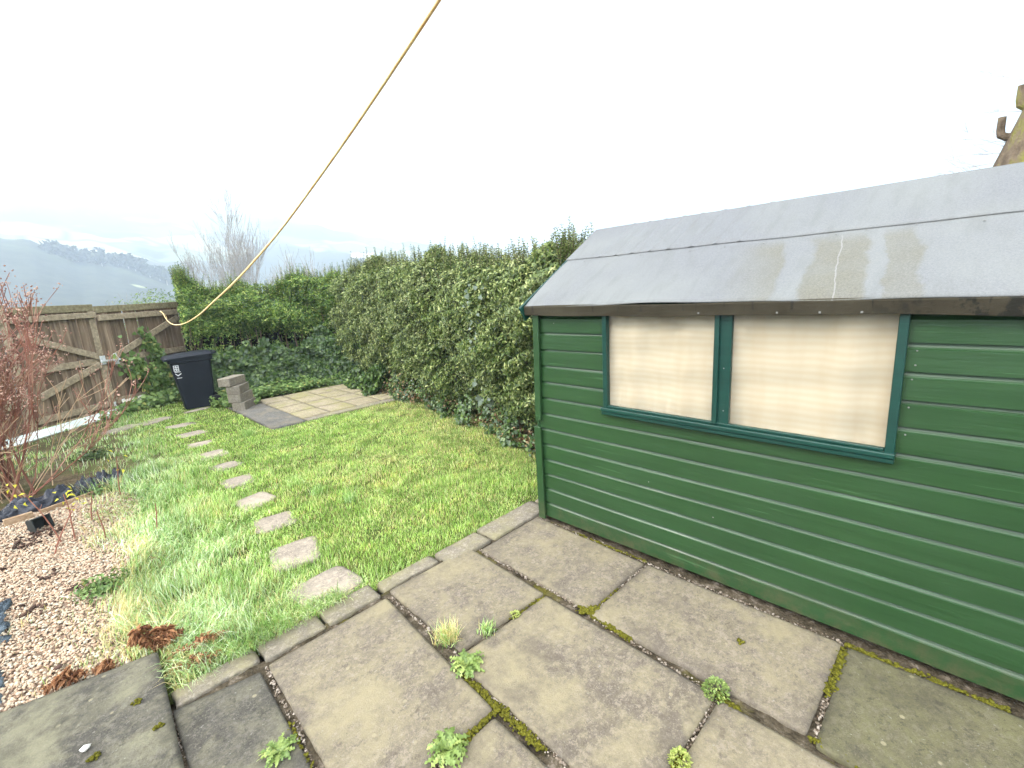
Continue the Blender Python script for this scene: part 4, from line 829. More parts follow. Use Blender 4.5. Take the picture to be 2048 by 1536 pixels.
def hedge(name, label, face, sgn, thick, topf, prof, dens, leaf, mat, z0=0.1, sprigs=60, seed=0, lower=None, parent_name='foliage'):
    root = empty(name, (*face[len(face) // 2], 0)); tag(root, label, 'hedge')
    _, _, Ltot = frame_along(face, np.array([0.0]))
    parts = []
    def place(n, mode):
        t = rng.uniform(0, 1, n); p, tg, _ = frame_along(face, t); nrm = np.stack([tg[:, 1], -tg[:, 0]], 1) * sgn
        top = topf(t)
        if mode == 'front':
            u = rng.uniform(0, 1, n) ** 0.9; z = z0 + (top - z0) * u; dep = rng.exponential(0.11, n)
            base = np.stack([p[:, 0], p[:, 1], z], 1)
            clump = 0.17 * wav(base, 0.8, seed) + 0.15 * wav(base, 2.0, seed + 1) + 0.07 * wav(base, 5, seed + 2)
            roundt = np.where(z > top - 0.5, ((z - (top - 0.5)) / 0.5) ** 2 * 0.34, 0)
            o = prof(z, t) + clump - dep - roundt
            P = base + np.concatenate([nrm * o[:, None], np.zeros((n, 1))], 1); no = np.concatenate([nrm, np.full((n, 1), 0.25)], 1) + (z > top - .3)[:, None] * np.array([0, 0, .9])
        elif mode == 'top':
            q = rng.uniform(0, 1, n); z = top + 0.16 * wav(np.concatenate([p, q[:, None] * thick], 1), 1.6, seed) - 0.25 * (2 * q - 1) ** 4 - rng.exponential(0.06, n); o = prof(top, t) - q * thick - 0.1
            P = np.concatenate([p + nrm * o[:, None], z[:, None]], 1); no = np.tile([0, 0, 1.0], (n, 1)) + np.concatenate([nrm * 0.4, np.zeros((n, 1))], 1)
        else:
            u = rng.uniform(0, 1, n); z = z0 + (top - z0) * u; o = prof(z, t) - thick - 0.05 + rng.exponential(0.08, n) + 0.1 * wav(np.stack([p[:, 0], p[:, 1], z], 1), 1.3, seed)
            P = np.concatenate([p + nrm * o[:, None], z[:, None]], 1); no = np.concatenate([-nrm, np.full((n, 1), 0.3)], 1)
        return P, no, nrm
    Hm = float(np.mean(topf(np.linspace(0, 1, 20))))
    for mode, nn in (('front', int(Ltot * Hm * dens)), ('top', int(Ltot * thick * dens * 0.7)), ('back', int(Ltot * Hm * dens * 0.18))):
        P, no, _ = place(nn, mode)
        if lower is not None and mode == 'front':
            P, no = P[lower(P, seed)], no[lower(P, seed)]
        n = len(P); no = unit(no + rng.normal(0, 0.45, (n, 3))); ax = unit(rng.normal(0, 1, (n, 3)) + np.array([0, 0, 0.5]) + no * 0.5); ax = unit(ax - no * (ax * no).sum(1, keepdims=True) * 0.75)
        L = leaf[0] * rng.uniform(0.6, 1.25, n); parts.append(leaves(P, ax, no, L, L * leaf[1]))
    # shoots standing out of the top with paired leaves
    tw = MB()
    for _i in range(sprigs):
        t = np.array([random.random() if _i % 5 or sprigs > 400 else random.uniform(0, .07)]); p, tg, _l = frame_along(face, t); nrm = np.array([tg[0, 1], -tg[0, 0]]) * sgn; q = random.uniform(0.0, thick * 0.8); tp = float(topf(t)[0])
        b0 = np.array([*(p[0] + nrm * (float(prof(tp, t)[0] if hasattr(prof(tp, t), '__len__') else prof(tp, t)) - q - 0.15)), tp - 0.12]); H = random.uniform(0.20, 0.40) * (1.25 if random.random() < .15 else 1)
        d = np.array([random.gauss(0, .12), random.gauss(0, .12), 1.0]); d /= np.linalg.norm(d); tip = b0 + d * H; tw.tube([b0, (b0 + tip) / 2 + np.array([random.gauss(0, .01), random.gauss(0, .01), 0]), tip], [.004, .003, .0015], 3, False)
        k = int(H / 0.028); a0 = random.uniform(0, 6.28); s_ = np.arange(k) / k; Pp = b0 + d * (H * s_)[:, None]; Pp = np.repeat(Pp, 2, 0); az_ = a0 + np.repeat(np.arange(k) * 1.57, 2) + np.tile([0, math.pi], k)
        ax = np.stack([np.cos(az_), np.sin(az_), np.full(2 * k, 0.75)], 1); no = np.stack([-np.cos(az_) * .7, -np.sin(az_) * .7, np.full(2 * k, 1.0)], 1); L = leaf[0] * (1.1 - 0.5 * np.repeat(s_, 2)); parts.append(leaves(Pp, ax, no, L, L * leaf[1]))
    V, F = merge(parts); npmesh('foliage', V, F, mat, root)
    # inner stems and dark interior
    n = int(Ltot * 22)
    for _ in range(n):
        t = np.array([random.random()]); p, tg, _l = frame_along(face, t); nrm = np.array([tg[0, 1], -tg[0, 0]]) * sgn; tp = float(topf(t)[0])
        q = random.uniform(0.12, 0.5); x, y = p[0] - nrm * q; pt = [(x, y, 0)]; zc = 0
        while zc < tp - 0.45: zc += 0.35; x += random.gauss(0, .035); y += random.gauss(0, .035); pt.append((x, y, zc))
        tw.tube(pt, np.linspace(random.uniform(.006, .014), .003, len(pt)), 4, False)
    tw.build('stems', M_twig, root)
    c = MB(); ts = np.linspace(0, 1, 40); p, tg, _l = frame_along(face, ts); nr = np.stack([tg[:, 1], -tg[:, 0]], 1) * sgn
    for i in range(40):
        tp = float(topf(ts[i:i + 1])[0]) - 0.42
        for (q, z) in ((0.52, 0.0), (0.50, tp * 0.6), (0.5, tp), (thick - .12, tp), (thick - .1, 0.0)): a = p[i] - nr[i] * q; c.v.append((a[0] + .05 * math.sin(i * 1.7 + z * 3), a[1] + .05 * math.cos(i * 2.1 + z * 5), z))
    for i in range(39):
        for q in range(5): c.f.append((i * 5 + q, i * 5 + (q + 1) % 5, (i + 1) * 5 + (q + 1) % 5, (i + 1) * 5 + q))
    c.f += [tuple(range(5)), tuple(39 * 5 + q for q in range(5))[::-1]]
    c.build('shade_core', M_dark, root)  # solid core, coloured to stand in for shade inside the hedge
    world_children(root); return root
sideF = [(4.62, 9.75), (4.45, 8.6), (4.28, 7.4), (4.10, 6.3), (3.98, 5.3), (3.86, 4.5), (3.72, 3.9), (3.58, 3.4), (3.50, 2.9), (3.9, 2.5)]
side_top = lambda t: 2.27 + 0.10 * np.sin(t * 6 + 0.5) + 0.07 * np.sin(t * 15) - 0.30 * np.clip((t - 0.72) / 0.28, 0, 1) + 0.02 * np.sin(t * 41) - 0.0 * t
def side_prof(z, t): z = np.asarray(z, float); return 0.02 - 0.28 * np.clip((0.55 - z) / 0.55, 0, 1) + 0.16 * np.exp(-((z - 1.3) / 0.7) ** 2)
def thin_low(P, seed): 
    return rng.random(len(P)) < np.clip(0.25 + P[:, 2] * 1.6 + 0.4 * wav(P, 2, seed), 0.05, 1)
_rs = 5
def thin_low(P, seed): return ((np.sin(P[:, 0] * 9176.3 + P[:, 1] * 7331.7) * 43758.5453) % 1.0) < np.clip(0.2 + P[:, 2] * 1.5 + 0.3 * wav(P, 2, seed), 0.05, 1)
hedge('privet_hedge', 'tall leafy green hedge along the lawn running up to the green shed', sideF, 1, 1.0, side_top, side_prof, 7600, (0.053, 0.46), M_priv, 0.05, 620, 3, thin_low)
backF = [(1.85, 10.75), (2.5, 10.62), (3.3, 10.45), (4.1, 10.2), (4.75, 9.9)]
back_top = lambda t: 2.18 + 0.13 * np.sin(t * 7 + 2) + 0.08 * np.sin(t * 19 + 1) + 0.0 * t
def back_prof(z, t): z = np.asarray(z, float); return 0.22 * np.clip((z - 1.15) / 0.3, 0, 1) - 0.10
def gap(P, seed): return ((np.sin(P[:, 0] * 9176.3 + P[:, 2] * 7331.7) * 43758.5453) % 1.0) < np.clip(np.abs(P[:, 2] - 1.02 - 0.1 * wav(P, 1, 1)) * 4.5 - 0.25, 0.06, 1)
hedge('privet_hedge', 'darker hedge across the garden end behind the paved corner, bare stems showing midway', backF, 1, 0.9, back_top, back_prof, 6200, (0.050, 0.50), M_priv2, 0.35, 300, 7, gap)
# taller leaning shoots at the gate end of the back hedge
# bright shrub over the gate
def bush(name, label, cat, c, rad, n, leaf, mat, seed=0, group=None, stems=5, flat=False, shell=0.55):
    root = empty(name, (c[0], c[1], 0)); tag(root, label, cat, group)
    d = unit(rng.normal(0, 1, (n, 3))); r_ = rng.uniform(shell, 1.0, n); P = d * r_[:, None]; P *= (1 + 0.22 * wav(P, 0.9, seed) + .12 * wav(P, 2.2, seed + 1))[:, None]; P = P * np.array(rad) + np.array(c)
    k = P[:, 2] > 0.01; P = P[k]; d = d[k]; n = len(P); no = unit(d + rng.normal(0, .5, (n, 3)) + np.array([0, 0, .4])); ax = unit(np.cross(no, rng.normal(0, 1, (n, 3))) + np.array([0, 0, -.2]))
    L = leaf[0] * rng.uniform(.55, 1.25, n); V, F = (round_leaves if flat else leaves)(P, ax, no, L, L * leaf[1]); npmesh('foliage', V, [F], mat, root)
    tw = MB()
    for _ in range(stems):
        b0 = Vector((c[0] + random.uniform(-.1, .1) * rad[0], c[1] + random.uniform(-.1, .1), 0)); e = Vector((c[0] + random.uniform(-.7, .7) * rad[0], c[1] + random.uniform(-.6, .6) * rad[1], c[2] + rad[2] * random.uniform(.2, .8))); md = (b0 + e) / 2 + Vector((random.gauss(0, .05), random.gauss(0, .05), .05)); tw.tube([b0, md, e], [.012, .008, .004], 5, False)
    tw.build('stems', M_twig, root); world_children(root); return root
bush('evergreen_shrub', 'light green shrub peeping over the fence top behind the gate', 'shrub', (1.80, 12.3, 1.45), (0.95, 0.5, 0.72), 6500, (0.05, .5), M_ivyl, 1)
# ivy -------------------------------------------------------------------
def ivy(name, label, cat, P, no, leaf, mat, kind=None, droop=-0.5):
    n = len(P); no = unit(no + rng.normal(0, .35, (n, 3))); ax = unit(np.cross(no, rng.normal(0, 1, (n, 3))) + np.array([0, 0, droop])); L = leaf * rng.uniform(.5, 1.25, n)
    V, F = round_leaves(P, ax, no, L, L * 1.0); return tag(npmesh(name, V, [F], mat), label, cat, kind=kind)
n = 15000; t_ = rng.uniform(0, 1, n); p, tg, _ = frame_along([(1.9, 10.62), (2.5, 10.48), (3.3, 10.3), (4.1, 10.0), (4.5, 9.4), (4.4, 8.6), (4.25, 7.6)], t_); nr = np.stack([tg[:, 1], -tg[:, 0]], 1)
z = rng.uniform(0, 1, n) ** 1.2 * (np.where(t_ < .7, 0.95, 0.8) + 0.28 * wav(np.concatenate([p, p[:, :1] * 0], 1), 1.3, 3)); B = np.stack([p[:, 0], p[:, 1], z], 1); o_ = 0.28 * np.exp(-z / 0.22) + 0.10 * wav(B, 1.5, 2) + .05 * wav(B, 4, 1) - rng.exponential(.05, n)
P = B + np.concatenate([nr * o_[:, None], np.zeros((n, 1))], 1)
ivy('ivy', 'dark ivy climbing the foot of the hedge around the paved corner', 'ivy', P, np.concatenate([nr, np.full((n, 1), .4)], 1), 0.07, M_ivy, 'stuff')
P = scatter(1.85, 4.6, 8.4, 10.5, 3600); k = (P[:, 1] > 9.35 + 0.18 * wav(P, .9, 2) + 0.35 * (P[:, 0] - 2.2).clip(-1, .8) * 0.6) | (P[:, 0] > 4.28 + .12 * wav(P, 1.2)) | ((P[:, 0] < 2.5) & (P[:, 1] > 9.0 + .1 * wav(P, 2)) & (P[:, 0] > 2.0)); P = P[k]; P[:, 2] = rng.uniform(0.01, 0.16, len(P)) * (0.7 + .5 * wav(P, 1.6)) + .02
ivy('ground_ivy', 'light green ivy creeping over the edge of the paved corner', 'ivy', P, np.tile([0, -.3, 1.0], (len(P), 1)), 0.055, M_ivyl, 'stuff', -.1)
# brambly growth on the gate and its foot
def gate_leaves(s0, s1, z0, z1, n, spread, seed):
    s = rng.normal((s0 + s1) / 2, (s1 - s0) / 4, n); z = np.interp(s, [s0, s1], [z0, z1]) + rng.normal(0, spread, n); d = np.abs(rng.normal(.10, .05, n)) + .04; k = z > .02
    return np.stack([FA[0] + FU[0] * s + FN[0] * d, FA[1] + FU[1] * s + FN[1] * d, z], 1)[k]
P = np.concatenate([gate_leaves(1.5, 2.3, .95, .3, 260, .12, 0), gate_leaves(1.9, 2.35, 1.4, .5, 330, .1, 0), gate_leaves(1.7, 2.5, .45, .35, 700, .16, 0), gate_leaves(1.35, 1.75, .75, .6, 40, .05, 0)])
o = ivy('bramble', 'leafy bramble climbing the gate between its latch and the bin', 'bramble', P, np.tile([FN[0], FN[1], .4], (len(P), 1)), 0.085, M_ivyl)
P = np.concatenate([gate_leaves(0.95, 2.5, .06, .12, 1500, .06, 0)]); P[:, 0] += FN[0] * .2 * rng.uniform(0, 1.6, len(P)); P[:, 1] += FN[1] * .2 * rng.uniform(0, 1.6, len(P))
ivy('ivy_patch', 'low ivy patch over the ends of the two white boards at the gate foot', 'ivy', P, np.tile([0, -.5, 1.], (len(P), 1)), 0.07, M_ivyl)
# pale leafed creeper on the hedge face
P = np.stack([rng.normal(3.84, .10, 130), rng.normal(4.15, .13, 130), rng.uniform(.35, 1.9, 130)], 1); _pk = rng.uniform(0, 1, 130) < .35; P[:, 0] = 3.66 + (P[:, 1] - 4.15) * .2 + rng.normal(0, .04, 130) - 0.12 * np.exp(-((P[:, 2] - 1.3) / .7) ** 2)
ivy('variegated_ivy', 'pale grey green creeper leaves hanging down the middle of the lawn hedge', 'ivy', P[_pk], np.tile([-1, -.3, .2], (int(_pk.sum()), 1)), 0.065, M_pale)
# dead brown leaves and litter at the hedge foot
m = Mat('dead leaf', 0.8, 0.2); m.col(m.ramp(m.island(), [(0, (0.13, 0.07, 0.035)), (.5, (0.32, 0.21, 0.11)), (1, (0.52, 0.40, 0.24))])).translucent(.2); M_deadleaf = m
n = 2600; t_ = rng.uniform(0.25, .97, n); p, tg, _ = frame_along(sideF, t_); nr = np.stack([tg[:, 1], -tg[:, 0]], 1); z = rng.exponential(.13, n); o_ = 0.1 - .35 * rng.uniform(0, 1, n) + .1 * wav(np.stack([p[:, 0], p[:, 1], z], 1), 1.5); P = np.concatenate([p + nr * o_[:, None], z[:, None] * .9], 1)
k = rng.uniform(0, 1, n) < np.clip(.35 + .8 * wav(P, 1.1, 2), 0, 1); P = P[k]; n = len(P); L = rng.uniform(.025, .06, n); V, F = leaves(P, rng.normal(0, 1, (n, 3)), unit(rng.normal(0, .6, (n, 3)) + [-.3, 0, .8]), L, L * .6, .3, .4)
tag(npmesh('dead_leaves', V, [F], M_deadleaf), 'brown dead leaves and litter under the lawn hedge', 'dead leaves', kind='stuff')
n = 6500; t_ = rng.uniform(0.15, .99, n); p, tg, _ = frame_along(sideF, t_); nr = np.stack([tg[:, 1], -tg[:, 0]], 1); z = rng.uniform(0, 1, n) ** 1.7 * .5; B = np.stack([p[:, 0], p[:, 1], z], 1); o_ = 0.10 - .25 * z + .12 * wav(B, 1.7, 1) - rng.exponential(.06, n); P = np.concatenate([p + nr * o_[:, None], z[:, None]], 1); P = P[rng.uniform(0, 1, n) < np.clip(.5 + .8 * wav(P, 1.3, 3), 0.08, 1)]
ivy('hedge_foot_ivy', 'small ivy leaves growing at the foot of the lawn hedge', 'ivy', P, np.tile([-1, 0, .8], (len(P), 1)), 0.045, M_ivy, 'stuff')

# ================================================================== BARE TREES
def branch(mb, p, d, L, r, depth, up=.08, spread=.5, k=5, mind=.0025, segs=4, kids=(2, 4), tips=None):
    pts = [Vector(p)]; d = Vector(d).normalized(); rad = [r]
    for i in range(segs):
        d = (d + Vector((random.gauss(0, .09), random.gauss(0, .09), random.gauss(0, .05) + up))).normalized(); pts.append(pts[-1] + d * L / segs); rad.append(max(r * (1 - .5 * (i + 1) / segs), mind))
    mb.tube(pts, rad, k if r > .01 else 3, False)
    if depth <= 0:
        if tips is not None: tips.append((pts[-1], d)); 
        return
    for _ in range(random.randint(*kids)):
        i = random.randint(1, segs); q = pts[i]; t_ = Vector((random.gauss(0, 1), random.gauss(0, 1), random.gauss(0, .5))).normalized(); nd = (d + t_ * spread * random.uniform(.6, 1.3)).normalized(); branch(mb, q, nd, L * random.uniform(.5, .8), rad[i] * .65, depth - 1, up, spread, k, mind, segs, kids, tips)
    branch(mb, pts[-1], d, L * .7, rad[-1], depth - 1, up, spread, k, mind, segs, kids, tips)
M_bark = Mat('grey bark', 0.9, 0.1); M_bark.col(M_bark.ramp(M_bark.noise(8, 4), [(0.3, (0.231, 0.225, 0.2104)), (0.7, (0.396, 0.375, 0.3443))]))
def bare_tree(name, label, th, r_, H, rt, depth, seed, spread=.45, zoff=0.0, group=None, mind=.006, kids=(2, 4), up=.1):
    random.seed(seed); x, y = r_ * math.sin(R_(th)), r_ * math.cos(R_(th)); z = terr_pts(th, r_)[2] - .1; root = empty(name, (x, y, z)); tag(root, label, 'tree', group); tr = MB(); cr_ = MB()
    top = H * .34; tr.tube([(x, y, z - .2), (x + .03, y, z + top * .5), (x, y + .02, z + top)], [rt, rt * .85, rt * .7], 8); tr.build('trunk', M_bark, root)
    for i in range(7):
        a = i * 2.4 + random.uniform(-.4, .4); zz_ = z + top * random.uniform(.75, 1.0); branch(cr_, (x, y, zz_), (math.cos(a) * .5, math.sin(a) * .5, 1.0), H * .30, rt * .45, depth, up, spread, 5, mind, 4, kids)
    branch(cr_, (x, y, z + top), (0, 0, 1), H * .34, rt * .6, depth, up, spread, 5, mind, 4, kids); cr_.build('branches', M_bark, root); world_children(root)
bare_tree('bare_tree', 'largest bare tree rising above the back hedge behind the rope', 15.3, 30, 7.6, .10, 4, 5, .38, mind=.0055)
for (th, r_, H, sd_, lb) in ((20.5, 34, 6.8, 8, 'low bare tree above the back hedge, to the right of the tallest one'), (23.0, 33, 6.5, 9, 'low bare tree above the back hedge, farthest from the gate'), (25.0, 36, 6.0, 12, 'twiggy bare treetop just clearing the hedge near where it dips')):
    bare_tree('bare_tree', lb, th, r_, H, .09, 3, sd_, .4, mind=.009)
bare_tree('bare_tree', 'faint bare treetop just over the fence behind the gate', 5.9, 40, 6.0, .08, 2, 21, .4, mind=.008)
random.seed(99)
# mossy pruned trunk behind the shed ------------------------------------------------
mt = Mat('mossy bark', 0.95, 0.1); a = mt.ramp(mt.noise(4.5, 6, .7, mt.co(scale=(1, 1, .5))), [(.3, (0.06, 0.045, 0.03)), (.48, (0.17, 0.13, 0.09)), (.6, (0.20, 0.19, 0.05)), (.75, (0.33, 0.32, 0.09))]); mt.col(a).bump(mt.noise(12, 5, .7), 1, .04)
root = empty('pruned_tree', (8.0, -.9, 0)); tag(root, 'leaning mossy tree trunk with two sawn upright stubs behind the shed roof', 'tree')
b = MB(); ctr = [(8.0, 0.28, 0), (8.0, -.10, 1.4), (8.0, -.50, 2.8), (8.0, -.70, 3.5), (8.0, -.92, 4.3)]; rr_ = [.5, .45, .42, .40, .36]; b.tube(ctr, rr_, 20); 
b.v = [(x + .03 * math.sin(z * 9 + y * 5), y + .02 * math.sin(z * 13), z) for x, y, z in b.v]; b.build('trunk', mt, root, smooth=True)
for (y0, z0_, z1_, y1_) in ((-.17, 3.14, 3.37, -.095), (-.28, 3.42, 3.66, -.215)):
    b = MB(); b.tube([(8.0, y0 - .12, z0_ - .02), (8.0, y0 + .02, z0_ + .01), (8.0, y1_ - .01, z0_ + .04), (8.0, y1_, z0_ + .10), (8.0, y1_ , z1_)], [.05, .042, .040, .038, .036], 10); b.build('stub', mt, root)
b = MB()
for i in range(15):
    z = random.uniform(2.4, 3.7); y = np.interp(z, [2.4, 3.9], [0.04, -.36]); branch(b, (8.2, y - .1, z), (0, random.uniform(.6, 1.0), random.uniform(-.1, .5)), random.uniform(.20, .36), .005, 2, .03, .6, 3, .0018, 3, (1, 3))
b.build('twigs', M_bark, root); world_children(root)

# ================================================================== RED TWIGGY SHRUB
msr = Mat('red brown twig', 0.7, 0.2); msr.col(msr.ramp(msr.noise(3, 4), [(.3, (0.10, 0.040, 0.028)), (.5, (0.22, 0.09, 0.06)), (.7, (0.40, 0.24, 0.17))]))
msb = Mat('pale twig', 0.7, 0.2); msb.col(msb.ramp(msb.noise(3, 4), [(.3, (0.34, 0.21, 0.12)), (.7, (0.52, 0.38, 0.24))]))
msf = Mat('dried seed head', 0.9, 0.1); msf.col(msf.ramp(msf.island(), [(0, (0.16, 0.07, 0.06)), (.5, (0.34, 0.19, 0.14)), (1, (0.50, 0.34, 0.26))]))
root = empty('red_twig_shrub', (-.75, 6.7, 0)); tag(root, 'bare reddish brown twiggy shrub full of dried seed heads before the fence', 'shrub')
b = MB(); tips = []
for i in range(34):
    bx, by = -.74 + random.gauss(0, .16), 6.75 + random.gauss(0, .16); a = random.uniform(0, 6.28); l_ = random.uniform(.03, .30)
    branch(b, (bx, by, -.02), (math.cos(a) * l_, math.sin(a) * l_, 1), random.uniform(.6, .95), random.uniform(.008, .015), 3, .05, .50, 5, .0028, 4, (2, 3), tips)
b.build('branches', msr, root)
b2 = MB(); 
for i in range(30):
    bx, by = -.66 + random.gauss(0, .18), 6.6 + random.gauss(0, .18); a = random.uniform(0, 6.28); l_ = random.uniform(.1, .7); branch(b2, (bx, by, -.02), (math.cos(a) * l_, math.sin(a) * l_, 1), random.uniform(.35, .7), .006, 2, -.02, .5, 4, .0028, 4, (1, 3), None)
b2.build('dry_stalks', msb, root)
b3 = MB(); tp2 = []
for (bx, by, dx, dy, dz, L, r_) in ((-.55, 6.3, .42, -.1, .9, .85, .014), (-.60, 5.85, -.15, .1, 1, .8, .012), (-.55, 6.2, .9, .3, .40, .75, .009), (-.55, 6.4, .9, -.2, .30, .7, .008), (-.65, 6.3, .15, -.3, 1, .8, .012)):
    branch(b3, (bx, by, -.02), (dx, dy, dz), L, r_, 3, .10, .38, 6, .0030, 5, (1, 3), tp2)
b3.build('outer_branches', msr, root)
tl = tips + tp2; P = []
for (q, d) in tl:
    if random.random() < (.8 if q.z > 1.0 else .35):
        for _ in range(random.randint(5, 11)): P.append((q.x + random.gauss(0, .022), q.y + random.gauss(0, .022), q.z + random.gauss(0, .028)))
V, F = stones(np.array(P), rng.uniform(.004, .011, len(P)), 1.0); o = npmesh('seed_heads', V, [F], msf, root); o['kind'] = 'stuff'
world_children(root)

# ================================================================== THINGS IN THE GRAVEL
def canes(name, label, spots, mat=msr, group=None, leafy=None, lm=None):
    for k, (x, y, H, lean, laz) in enumerate(spots):
        root = empty(name, (x, y, -.02)); b = MB(); d = Vector((math.cos(laz) * lean, math.sin(laz) * lean, 1)); pts = [Vector((0, 0, 0))]
        for i in range(5): d = (d + Vector((random.gauss(0, .07), random.gauss(0, .07), 0))).normalized(); pts.append(pts[-1] + d * H / 5)
        b.tube(pts, [.006, .005, .005, .004, .004, .003], 5); b.tube([pts[3], pts[3] + Vector((.02, .01, .04))], [.003, .002], 4); b.build('stem', mat, root); tag(root, label[k] if isinstance(label, list) else label, 'plant', group)
        if leafy and leafy[k]:
            n = leafy[k]; P = np.array([pts[-1 - (i % 2)] + Vector((random.gauss(0, .045), random.gauss(0, .045), random.gauss(0, .045))) for i in range(n)]); L = rng.uniform(.03, .05, n); V, F = leaves(P, rng.normal(0, 1, (n, 3)) + [0, 0, -.2], rng.normal(0, .4, (n, 3)) + [0, 0, 1], L, L * .55, .2, .3); npmesh('leaves', V, [F], lm, root)
ml = Mat('yellow leaf', 0.6, 0.2); ml.col(ml.ramp(ml.island(), [(0, (0.50, 0.48, 0.03)), (1, (0.72, 0.68, 0.10))])).translucent(.4)
canes('sapling', ['taller yellow leafed sapling in front of the black plastic', 'shorter yellow leafed sapling close to the taller one', 'thin sapling with a few yellow leaf tips standing in the long grass'], [(-.22, 4.98, .50, .18, 2.2), (-.14, 4.95, .38, .12, 1.2), (.22, 5.75, .42, .05, 0)], msr, None, [9, 14, 5], ml)
canes('bare_cane', ['short bare red cane at the gravel edge, thickest of the short ones', 'short bare red cane by the end of the timber edging', 'short bare brown cane leaning in the long grass', 'slanting thin bare cane beside the yellow sapling'], [(.03, 4.72, .26, .05, 1), (-.02, 5.25, .24, .08, 2), (.33, 4.5, .25, .35, .6), (-.26, 4.75, .36, .6, 0.8)])
mk = Mat('black plastic sheet', 0.28, 0.5); mk.col(mk.ramp(mk.noise(5, 4), [(.3, (0.012, 0.014, 0.022)), (.7, (0.035, 0.04, 0.055))])).bump(mk.noise(22, 5, .6), .8, .02)
def crumple(name, label, path, wd, hgt, mat, seed, n=70, k=16, cat='plastic sheet'):
    pa = np.array(path, float); t_ = np.linspace(0, 1, n); cu = np.linspace(0, 1, len(pa)); cx = np.interp(t_, cu, pa[:, 0]); cy = np.interp(t_, cu, pa[:, 1]); dx = np.gradient(cx); dy = np.gradient(cy); l_ = np.hypot(dx, dy); nx, ny_ = -dy / l_, dx / l_
    V = []
    for i in range(n):
        w_ = wd * (0.75 + 0.35 * math.sin(i * .37 + seed) * math.sin(i * .11)) * min(1, (i + 1) / 5, (n - i) / 5); h_ = hgt * (0.65 + .5 * abs(math.sin(i * .23 + seed * 2)))* min(1, (i + 1) / 4, (n - i) / 4)
        for j in range(k):
            a = math.pi * j / (k - 1); rr = 1 + .22 * math.sin(j * 2.3 + i * .45 + seed) + .15 * math.sin(i * 1.1 + j * 1.3); V.append((cx[i] + nx[i] * math.cos(a) * w_ * rr, cy[i] + ny_[i] * math.cos(a) * w_ * rr, -.03 + math.sin(a) ** .7 * h_ * rr if 0 < j < k - 1 else -.03))
    I = np.arange(n - 1)[:, None] * k; J = np.arange(k - 1)[None, :]; F = np.stack([I + J, I + J + 1, I + k + J + 1, I + k + J], 2).reshape(-1, 4); o = npmesh(name, np.array(V), [F], mat, smooth=False); return tag(o, label, cat)
crumple('plastic_sheet', 'crumpled black plastic sheeting bundled along the timber edging', [(-.66, 5.95), (-.42, 6.0), (-.15, 6.12), (.02, 6.2), (.16, 6.28), (.30, 6.32)], .095, .13, mk, 1)
mg_ = Mat('grey blue plastic', 0.4, 0.4); mg_.col(mg_.ramp(mg_.noise(7, 5, .65), [(.35, (0.03, 0.045, 0.06)), (.7, (0.14, 0.18, 0.21))])).bump(mg_.noise(14, 5, .6), .8, .03)
crumple('weed_fabric', 'grey blue plastic sheet folded on the gravel at the garden edge', [(-.86, 4.3), (-.66, 4.15), (-.55, 3.95), (-.62, 3.6)], .13, .07, mg_, 3)
crumple('weed_fabric', 'small dark plastic scrap half buried in the gravel nearest the paving', [(-.75, 3.4), (-.53, 3.3), (-.52, 3.12), (-.62, 3.0)], .07, .04, mg_, 5)
ME_ = timber('edging timber', (0.20, 0.12, 0.07), (0.34, 0.23, 0.14), (0.48, 0.36, 0.24), (1, 1, 1))
b = MB(); b.bar((-.34, 5.83, .0), (.08, 6.00, .005), .018, .07, (0, 0, 1), .003); tag(b.build('timber_edging', ME_), 'thin brown timber edging board along the black plastic', 'board')
b = MB(); b.bar((-.56, 5.77, .01), (-.38, 5.80, .01), .035, .08, (0, 0, 1), .004); tag(b.build('timber_edging', ME_), 'short thick timber offcut with a pale top beside the shrub', 'board')
# small square pot on its side
mpot = Mat('black pot', 0.5, 0.3); mpot.col((0.016, 0.02, 0.02)); b = MB(); Mp = Matrix.Translation((-.335, 5.42, .035)) @ Matrix.Rotation(.5, 4, 'Z') @ Matrix.Rotation(1.35, 4, 'X')
b.box((-.055, -.055, -.05), (.055, .055, -.045), 0, Mp)
for s_ in (-1, 1):
    b.box((-.057, s_ * .055 - .003, -.05), (.057, s_ * .055 + .003, .05), .001, Mp); b.box((s_ * .0545 - .003, -.051, -.05), (s_ * .0545 + .003, .051, .05), .001, Mp)
    b.box((-.064, s_ * .060 - .003, .04), (.064, s_ * .060 + .003, .056), .001, Mp); b.box((s_ * .0605 - .003, -.056, .04), (s_ * .0605 + .003, .056, .056), .001, Mp)
tag(b.build('plant_pot', mpot), 'small square black plant pot tipped over on the gravel', 'pot')
# dark clods
m = Mat('dark soil clod', 0.95, 0.1); m.col(m.ramp(m.island(), [(0, (0.03, 0.02, 0.015)), (1, (0.10, 0.06, 0.045))]))
P = np.concatenate([np.stack([rng.normal(cx, sx, n), rng.normal(cy, sx, n), rng.uniform(-.02, .012, n)], 1) for cx, cy, sx, n in ((-.33, 5.25, .07, 70), (-.42, 5.12, .04, 26), (-.30, 4.35, .03, 14), (-.16, 4.0, .035, 18), (-.35, 3.9, .05, 16), (.25, 4.05, .02, 12), (-.6, 4.6, .1, 10), (-.1, 3.3, .1, 8))]); V, F = stones(P, rng.uniform(.006, .020, len(P)))
tag(npmesh('soil_clods', V, [F], m), 'dark clods of soil scattered on the gravel', 'soil', kind='stuff')
